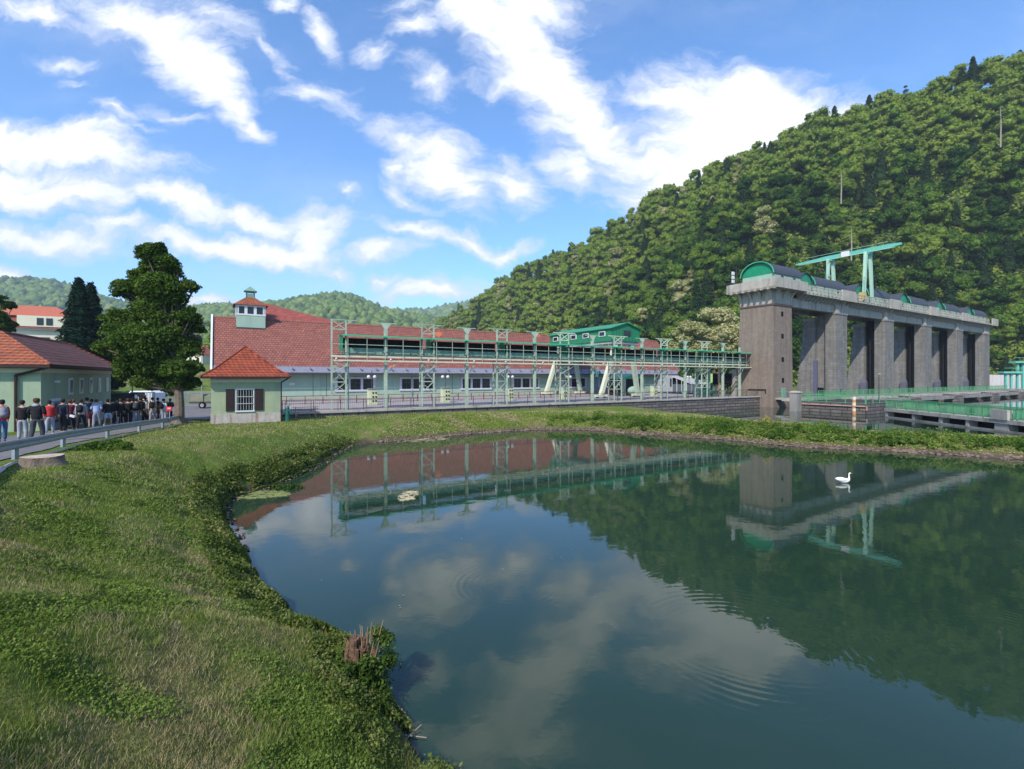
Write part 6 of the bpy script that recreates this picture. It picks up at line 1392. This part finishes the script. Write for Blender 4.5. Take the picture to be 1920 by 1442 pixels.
PL = [
 ('person in red shirt and blue jeans with a grey backpack, cut by the left edge', 4, 19.4, 'red', 'jeans', 1, 'hair', 'grey', False, 1.0, None, 25, 1.0, 'maroon'),
 ('person in black jacket and pale grey trousers, second from the left edge', 42, 20.4, 'black', 'lgrey', 0, 'hair', None, False, 1.0, None, 0, 1.05, 'shoe'),
 ('broad person in black coat with a grey hood, largest of the group', 69, 19.9, 'black', 'dgrey', 3, 'brown', None, False, 1.04, 'lgrey', -10, 1.25, 'shoe'),
 ('person in red hoodie half hidden behind the broad black coat', 93, 24.0, 'red', 'lgrey', 1, 'hair', None, False, 1.0, None, 10, 1.0, 'shoe'),
 ('person in navy jacket with a white pouch at the waist', 118, 24.6, 'navy', 'black', 2, 'hair', None, False, 1.02, None, 0, 1.1, 'shoe', 'pouch'),
 ('person in maroon top just behind the navy jacket', 131, 26.6, 'maroon', 'black', 1, 'brown', None, False, 1.0, None, 0, 1.0, 'dshoe'),
 ('person in grey sweatshirt left of the black backpack', 139, 27.4, 'grey', 'black', 2, 'brown', None, False, 1.0, None, -20, 1.0, 'dshoe'),
 ('person in light grey shirt carrying a black backpack', 152, 26.6, 'lgrey', 'black', 1, 'hair', 'black', False, 1.0, None, 0, 1.05, 'dshoe'),
 ('tall person in dark grey top behind the backpack wearer', 163, 28.8, 'dgrey', 'maroon', 0, 'hair', None, True, 1.08, None, 15, 1.0, 'dshoe'),
 ('dark haired person in beige top between backpack and pale blue hoodie', 172, 31.0, 'beige', 'dgrey', 2, 'hair', None, False, 1.0, None, 0, 1.0, 'dshoe'),
 ('person in pale blue hoodie and grey trousers', 181, 29.0, 'lblue', 'grey', 3, 'brown', None, False, 1.0, 'lblue', 0, 1.15, 'shoe'),
 ('person in black jacket and pale blue shorts', 202, 29.6, 'black', 'ljeans', 1, 'hair', None, True, 1.02, None, 0, 1.1, 'dshoe'),
 ('person in black top right behind the pale blue shorts', 211, 31.4, 'black', 'black', 2, 'hair', None, False, 1.0, None, 0, 1.1, 'dshoe'),
 ('person in black coat with a grey hood in the left of the dark cluster', 219, 33.0, 'black', 'dgrey', 0, 'brown', None, False, 1.03, 'grey', 0, 1.1, 'dshoe'),
 ('brown haired person with bare legs and black shorts in the dark cluster', 226, 31.6, 'black', 'black', 1, 'brown', None, True, 1.0, None, 0, 1.0, 'shoe'),
 ('person in dark grey jacket in the middle of the dark cluster', 233, 33.6, 'dgrey', 'black', 3, 'hair', None, False, 1.02, None, 0, 1.1, 'dshoe'),
 ('broad person in black coat in the middle of the dark cluster', 240, 32.2, 'black', 'black', 0, 'brown', None, False, 1.0, None, 10, 1.25, 'shoe'),
 ('person in navy top in the right of the dark cluster', 248, 33.8, 'navy', 'dgrey', 2, 'hair', None, False, 1.0, None, 0, 1.1, 'dshoe'),
 ('person in black with a dark grey backpack in the dark cluster', 255, 32.6, 'black', 'grey', 1, 'hair', 'dgrey', False, 1.0, None, 0, 1.05, 'shoe'),
 ('person in black hoodie at the right end of the dark cluster', 264, 33.8, 'black', 'black', 0, 'hair', None, False, 1.02, 'black', 0, 1.15, 'shoe'),
 ('person in white shirt just right of the dark cluster', 273, 35.2, 'white', 'dgrey', 2, 'hair', None, False, 1.03, None, 15, 1.0, 'shoe'),
 ('dark capped person behind the white shirt', 270, 37.5, 'navy', 'navy', 0, 'hair', None, False, 1.06, None, 0, 1.0, 'dshoe'),
 ('person with black backpack, grey shorts and bare legs', 286, 34.2, 'beige', 'lgrey', 1, 'brown', 'black', True, 1.03, None, 0, 1.05, 'shoe'),
 ('person in black t-shirt between the grey shorts and the white t-shirt', 296, 35.6, 'black', 'black', 2, 'hair', None, False, 1.0, None, -25, 1.0, 'dshoe'),
 ('person in white t-shirt and pale trousers with a small black backpack', 307, 34.4, 'white', 'lgrey', 0, 'hair', 'black', False, .98, None, -30, 1.05, 'shoe'),
 ('person in black leaning near the red sign, rightmost of the group', 319, 35.4, 'dgrey', 'black', 3, 'hair', None, False, .98, None, 30, 1.0, 'dshoe'),
]
for a in PL: person(a[0], a[1], a[2], a[3], a[4], a[5], a[6], a[7], a[8], a[9], a[10], a[11], a[12], a[13], a[14] if len(a) > 14 else None)

# ================================================================== grass, weeds, stones
def grassmat(name, straw=True):
    m = bpy.data.materials.new(name); m.use_nodes = True; t = NT(m.node_tree); t.n.clear()
    co = t.new('ShaderNodeTexCoord').outputs['Object']; gm_ = t.new('ShaderNodeNewGeometry')
    f = t.math('ADD', t.math('MULTIPLY', gm_.outputs['Random Per Island'], .55), t.math('MULTIPLY', t.noise(co, .9, 5, .6).outputs[0], .75))
    col = t.ramp(f, [(.25, (.070, .110, .018)), (.60, (.180, .245, .040)), (.95, (.36, .38, .10))])
    st_f = t.smooth(t.math('ADD', t.noise(co, .42, 6, .68, .6).outputs[0], t.math('MULTIPLY', gm_.outputs['Random Per Island'], .16)), .55, .68)
    col = t.mix(st_f, col, t.ramp(gm_.outputs['Random Per Island'], [(.1, (.22, .17, .07)), (.9, (.50, .42, .23))])) if straw else col
    d = t.new('ShaderNodeBsdfDiffuse'); t.put(d.inputs[0], col); tr = t.new('ShaderNodeBsdfTranslucent'); t.put(tr.inputs[0], col)
    mx = t.new('ShaderNodeMixShader'); mx.inputs[0].default_value = .35; t.l.new(d.outputs[0], mx.inputs[1]); t.l.new(tr.outputs[0], mx.inputs[2])
    o = t.new('ShaderNodeOutputMaterial'); t.l.new(mx.outputs[0], o.inputs[0]); return m
m_grass = grassmat('grass blades')
g = np.random.default_rng(21)
def uvc(X, Y): return .8545 * X + .5195 * Y, -.5195 * X + .8545 * Y
def on_lawn(X, Y):
    t_, d_ = uvc(X, Y)
    bad = (X < rail_xy(Y) + .15) & (Y < 37) & (Y > 2)
    bad |= (Y > 37) & (X < -23.2 - (np.clip(Y - 37.2, 0, 22) / 22) * 9) & (X > -60) & (Y < 60)
    bad |= (t_ > 4.2) & (d_ > 43.3) & (t_ < 72.2); bad |= (t_ > -.6) & (t_ < 3.9) & (d_ > 39.7) & (d_ < 44.3)
    return ~bad
N = 520000
px_ = g.uniform(-150, 1500, N); dep = np.exp(g.uniform(np.log(1.55), np.log(46), N)); X = (px_ - 960) / 900 * dep; Y = dep
Z = height(X, Y); ok = (Z > WATER + .12) & on_lawn(X, Y); X, Y, Z, dep = X[ok], Y[ok], Z[ok], dep[ok]; k = len(X)
hgt = g.uniform(.022, .075, k) * np.interp(dep, [1, 6, 20, 45], [.75, 1, 1.2, 1.6]) * (0.6 + .9 * vnoise(X, Y, .9, 12)); wdt_ = np.interp(dep, [1.5, 6, 20, 45], [.0022, .0042, .012, .030]) * g.uniform(.7, 1.4, k)
a = g.uniform(0, 6.283, k); la = g.uniform(0, 6.283, k); lean = g.uniform(.2, 1.1, k) * hgt
bx = np.cos(a) * wdt_; by = np.sin(a) * wdt_
B1 = np.stack([X - bx, Y - by, Z - .005], 1); B2 = np.stack([X + bx, Y + by, Z - .005], 1); TP = np.stack([X + np.cos(la) * lean, Y + np.sin(la) * lean, Z + hgt], 1)
go = link('grass', np_mesh('grass', np.stack([B1, B2, TP], 1).reshape(-1, 3), np.arange(k * 3).reshape(-1, 3), m_grass)); tag(go, 'short mown green grass with straw coloured patches on the bank', 'grass', kind='stuff')
print('blades', k)
# clover and broad leaves low in the grass
N = 190000; px_ = g.uniform(-150, 900, N); dep = np.exp(g.uniform(np.log(1.55), np.log(14), N)); X = (px_ - 960) / 900 * dep; Y = dep; Z = height(X, Y)
ok = (Z > WATER + .10) & on_lawn(X, Y) & (vnoise(X, Y, .8, 14) + .25 * g.random(N) > .72); X, Y, Z, dep = X[ok], Y[ok], Z[ok], dep[ok]; k = len(X)
C_ = np.stack([X, Y, Z + g.uniform(.005, .05, k)], 1); Vv, Ff = quads_at(C_, unit(g.normal(size=(k, 3)) * .6 + [0, -.3, 1]), np.interp(dep, [1.5, 5, 14], [.010, .016, .03]) * g.uniform(.6, 1.4, k), g, .6)
m_clover = leafmat('clover leaves', (.050, .090, .016), (.14, .21, .04), scale=1.2, objvar=0, third=(.25, .30, .08))
tag(link('clover', np_mesh('clover', Vv, Ff, m_clover)), 'small broad clover leaves among the grass of the near bank', 'ground cover', kind='stuff')
# ragged weeds hanging over the water's edge on the near bank
N = 170000; pc = np.array(near_bank); seg = g.integers(0, len(pc) - 1, N); s = g.random(N); base = pc[seg] * (1 - s[:, None]) + pc[seg + 1] * s[:, None]
ext = np.array([(0.2, 5.0), (0.5, 4.6)]);
base = base + g.normal(size=(N, 2)) * np.array([.55, .55]); X, Y = base[:, 0], base[:, 1]; dd, ins = seg_dist(X, Y, pond)
ok = (((~ins) & (dd < .95)) | (ins & (dd < .12))) & (vnoise(X, Y, .45, 15) + .3 * g.random(N) > .52); X, Y, dd, ins = X[ok], Y[ok], dd[ok], ins[ok]; Z = np.maximum(height(X, Y), WATER) ; k = len(X)
dist = np.hypot(X, Y); up = g.uniform(.0, .20, k) * (.4 + vnoise(X, Y, .6, 16)) * np.where(ins, .6, 1)
C_ = np.stack([X, Y, Z + .02 + up], 1); Vv, Ff = quads_at(C_, unit(g.normal(size=(k, 3)) * .8 + [0, -.2, .8]), np.interp(dist, [5, 12, 30], [.020, .030, .055]) * g.uniform(.6, 1.5, k), g, .5)
m_weed = leafmat('bank weeds', (.035, .060, .014), (.12, .165, .036), scale=1.0, objvar=0, third=(.30, .28, .12))
tag(link('bank_weeds', np_mesh('bank_weeds', Vv, Ff, m_weed)), 'dark ragged weeds hanging over the near waterline', 'weeds', kind='stuff')
# weeds on the spit between pond and canal
def strip(poly, n_, wmin, wmax, seed):
    gg = np.random.default_rng(seed); pc = np.array(poly); L_ = np.hypot(*(pc[1:] - pc[:-1]).T); pr = L_ / L_.sum(); seg = gg.choice(len(pc) - 1, n_, p=pr); s = gg.random(n_)
    return pc[seg] * (1 - s[:, None]) + pc[seg + 1] * s[:, None], gg
fs = far_shore + [(34, 24), (48, 12)]
cb, gg = strip(fs[3:], 1050, 0, 0, 41); off = gg.uniform(.5, 3.3, len(cb)); cb = cb + np.stack([off * .45, off * .9], 1); keep = gg.random(len(cb)) < np.interp(cb[:, 0], [0, 6, 9, 40], [.15, .5, 1, 1]); cb = cb[keep]
czz = np.maximum(height(cb[:, 0], cb[:, 1]), WATER); rr = gg.uniform(.20, .60, len(cb)) * (.45 + 1.0 * vnoise(cb[:, 0], cb[:, 1], 2.2, 19)) * np.interp(cb[:, 0], [0, 8], [.5, 1]); cz = czz + rr * .45
m_spit = leafmat('spit nettles', (.025, .062, .012), (.12, .205, .035), scale=.6, objvar=0, third=(.27, .31, .08), nw=1.3)
Lf = clump_leaves(np.stack([cb[:, 0], cb[:, 1], cz], 1), rr, np.full(len(cb), 170), .055, gg, squash=.8, jit=1.0, shell=.75); Kc = cores(np.stack([cb[:, 0], cb[:, 1], cz - .15], 1), rr, gg, .34, .6, .3)
tag(link('spit_weeds', np_poly_mesh('spit_weeds', [Lf, Kc], m_spit)), 'bright green nettles and brambles covering the low spit across the pond', 'weeds', kind='stuff')
# grass on the far bank and spit
cb, gg = strip(fs, 60000, 0, 0, 42); off = gg.uniform(.25, 7.0, len(cb)); X = cb[:, 0] + off * .3; Y = cb[:, 1] + off * .95; Z = height(X, Y); ok = (Z > WATER + .1) & on_lawn(X, Y); X, Y, Z = X[ok], Y[ok], Z[ok]; k = len(X)
Vv, Ff = quads_at(np.stack([X, Y, Z + gg.uniform(0, .12, k)], 1), unit(gg.normal(size=(k, 3)) * .7 + [0, -.5, .7]), gg.uniform(.03, .08, k), gg, .45)
tag(link('far_grass', np_mesh('far_grass', Vv, Ff, m_grass)), 'rough olive grass on the bank below the quay wall', 'grass', kind='stuff')
# stones along the far waterline
def stones(name, lab, pts, szs, mat_, gg):
    iv, i_f = ico(1); k = len(pts); sc_ = szs[:, None, None] * gg.uniform(.5, 1.2, (k, 1, 3)) * np.array([1.2, 1, .55]); Vv = iv[None] * sc_ * (1 + gg.normal(size=(k, len(iv), 1)) * .14) + pts[:, None, :]
    tag(link(name, np_mesh(name, Vv.reshape(-1, 3), (i_f[None] + (np.arange(k) * len(iv))[:, None, None]).reshape(-1, 3), mat_)), lab, 'stones', kind='stuff')
cb, gg = strip(fs[:-1], 1500, 0, 0, 43); o_ = gg.uniform(-.25, .55, len(cb)) ** 1; P_ = np.stack([cb[:, 0] + o_ * .3, cb[:, 1] + o_ * .95, WATER + np.clip(o_, 0, 1) * .35 + gg.uniform(0, .05, len(cb))], 1)
m_rock = M('brown river stones', (.17, .12, .09), var=.4, scale=2.5)
stones('shore_stones', 'brown and pale stones scattered along the far waterline', P_, gg.uniform(.03, .15, len(cb)), m_rock, gg)
cb, gg = strip(near_bank[10:], 700, 0, 0, 44); P_ = np.stack([cb[:, 0] + gg.normal(size=len(cb)) * .15, cb[:, 1] + gg.normal(size=len(cb)) * .15, np.full(len(cb), WATER + .03)], 1)
stones('gravel', 'small stones at the foot of the left bank', P_, gg.uniform(.02, .07, len(cb)), m_rock, gg)
# pale mud flat at the pond's far left corner and floating debris
for i_, (px, py, w__, h__, lab) in enumerate([(760, 824, 70, 5, 'thin muddy bar at the far left corner of the pond'), (480, 928, 60, 7, 'mat of floating weed stalks below the left bank'), (762, 930, 16, 9, 'clump of floating straw debris near the gantry reflection')]):
    cx, cy = wp(px, py); gg = np.random.default_rng(60 + i_); k = [160, 420, 110][i_]; a = gg.uniform(0, 6.28, k); r_ = np.sqrt(gg.random(k)); ex = w__ / 900 * cy; ey = 4140 / (py - h__ - 707) - cy
    X = cx + np.cos(a) * r_ * ex; Y = cy + np.sin(a) * r_ * ey; Vs = []; ang = gg.normal(.3, .6, k); ln = gg.uniform(.05, .35, k) * [1.5, .7, .7][i_]
    for x, y, an_, l_ in zip(X, Y, ang, ln): dx_, dy_ = math.cos(an_) * l_, math.sin(an_) * l_; nx, ny = -dy_ / l_ * .012, dx_ / l_ * .012; z = WATER + .012; Vs += [(x, y, z), (x + dx_, y + dy_, z), (x + dx_ + nx, y + dy_ + ny, z + .015), (x + nx, y + ny, z + .015)]
    tag(link('floating_debris', np_mesh('floating_debris', np.array(Vs), np.arange(len(Vs)).reshape(-1, 4), [M('pale stalks', (.24, .20, .11)), M('olive stalks', (.16, .18, .06)), M('straw stalks', (.36, .31, .20))][i_])), lab, 'debris', kind='stuff')
gg = np.random.default_rng(71); fl_ = [wp(x, y) for x, y in zip(gg.uniform(560, 1500, 30), gg.uniform(880, 1150, 30))]
Vv, Ff = quads_at(np.array([(x, y, WATER + .012) for x, y in fl_]), unit(gg.normal(size=(30, 3)) * .06 + [0, 0, 1]), gg.uniform(.01, .03, 30), gg)
tag(link('floating_leaves', np_mesh('floating_leaves', Vv, Ff, M('pale fallen leaves', (.28, .27, .19)))), 'tiny pale leaves scattered on the pond surface', 'leaves', kind='stuff')
gg = np.random.default_rng(70); cx, cy = wp(545, 916); 
tag(link('water_plant', np_poly_mesh('water_plant', [clump_leaves([(cx, cy, WATER + .05), (cx - .5, cy - .1, WATER + .03), (cx + .3, cy + .1, WATER + .03)], [.3, .3, .22], [160, 120, 80], .05, gg, squash=.5)], m_leafshoot)), 'bright green water plant at the tip of the floating weed mat', 'plant')
# yellow flowering plant and a few boulders on the spit
yx, yy_ = wp(1443, 826); yy_ += .45; yz = hz(yx, yy_) + .25; yf = thing('flowering_plant', 'yellow flowering plant standing out of the weeds on the spit', 'plant', (yx, yy_, yz))
m_yel = leafmat('yellow blossoms', (.35, .28, .01), (.62, .50, .03), scale=3, objvar=0)
link('blossoms', np_poly_mesh('blossoms', [clump_leaves([(0, 0, .62), (.16, 0, .50), (-.18, 0, .45), (.05, -.1, .30)], [.18, .16, .16, .16], [60] * 4, .035, gg, shell=.9)], m_yel), yf)
link('leaves', np_poly_mesh('leaves', [clump_leaves([(0, 0, .2), (.2, 0, .15), (-.2, 0, .15)], [.2, .2, .2], [60] * 3, .05, gg)], m_spit), yf)

# ================================================================== air
hzm = bpy.data.materials.new('pale air'); hzm.use_nodes = True; t = NT(hzm.node_tree); t.n.clear()
pv = t.new('ShaderNodeVolumePrincipled'); pv.inputs['Color'].default_value = (.72, .84, 1.0, 1); pv.inputs['Density'].default_value = 0.00019; pv.inputs['Anisotropy'].default_value = 0.0
o = t.new('ShaderNodeOutputMaterial'); t.l.new(pv.outputs[0], o.inputs[1])
hb_ = MB().box(-2700, 2700, -2700, 2700, -60, 420).build('haze', hzm); tag(hb_, kind='stuff'); hb_['label'] = 'pale blue air between the eye and the far hills'; hb_['category'] = 'haze'
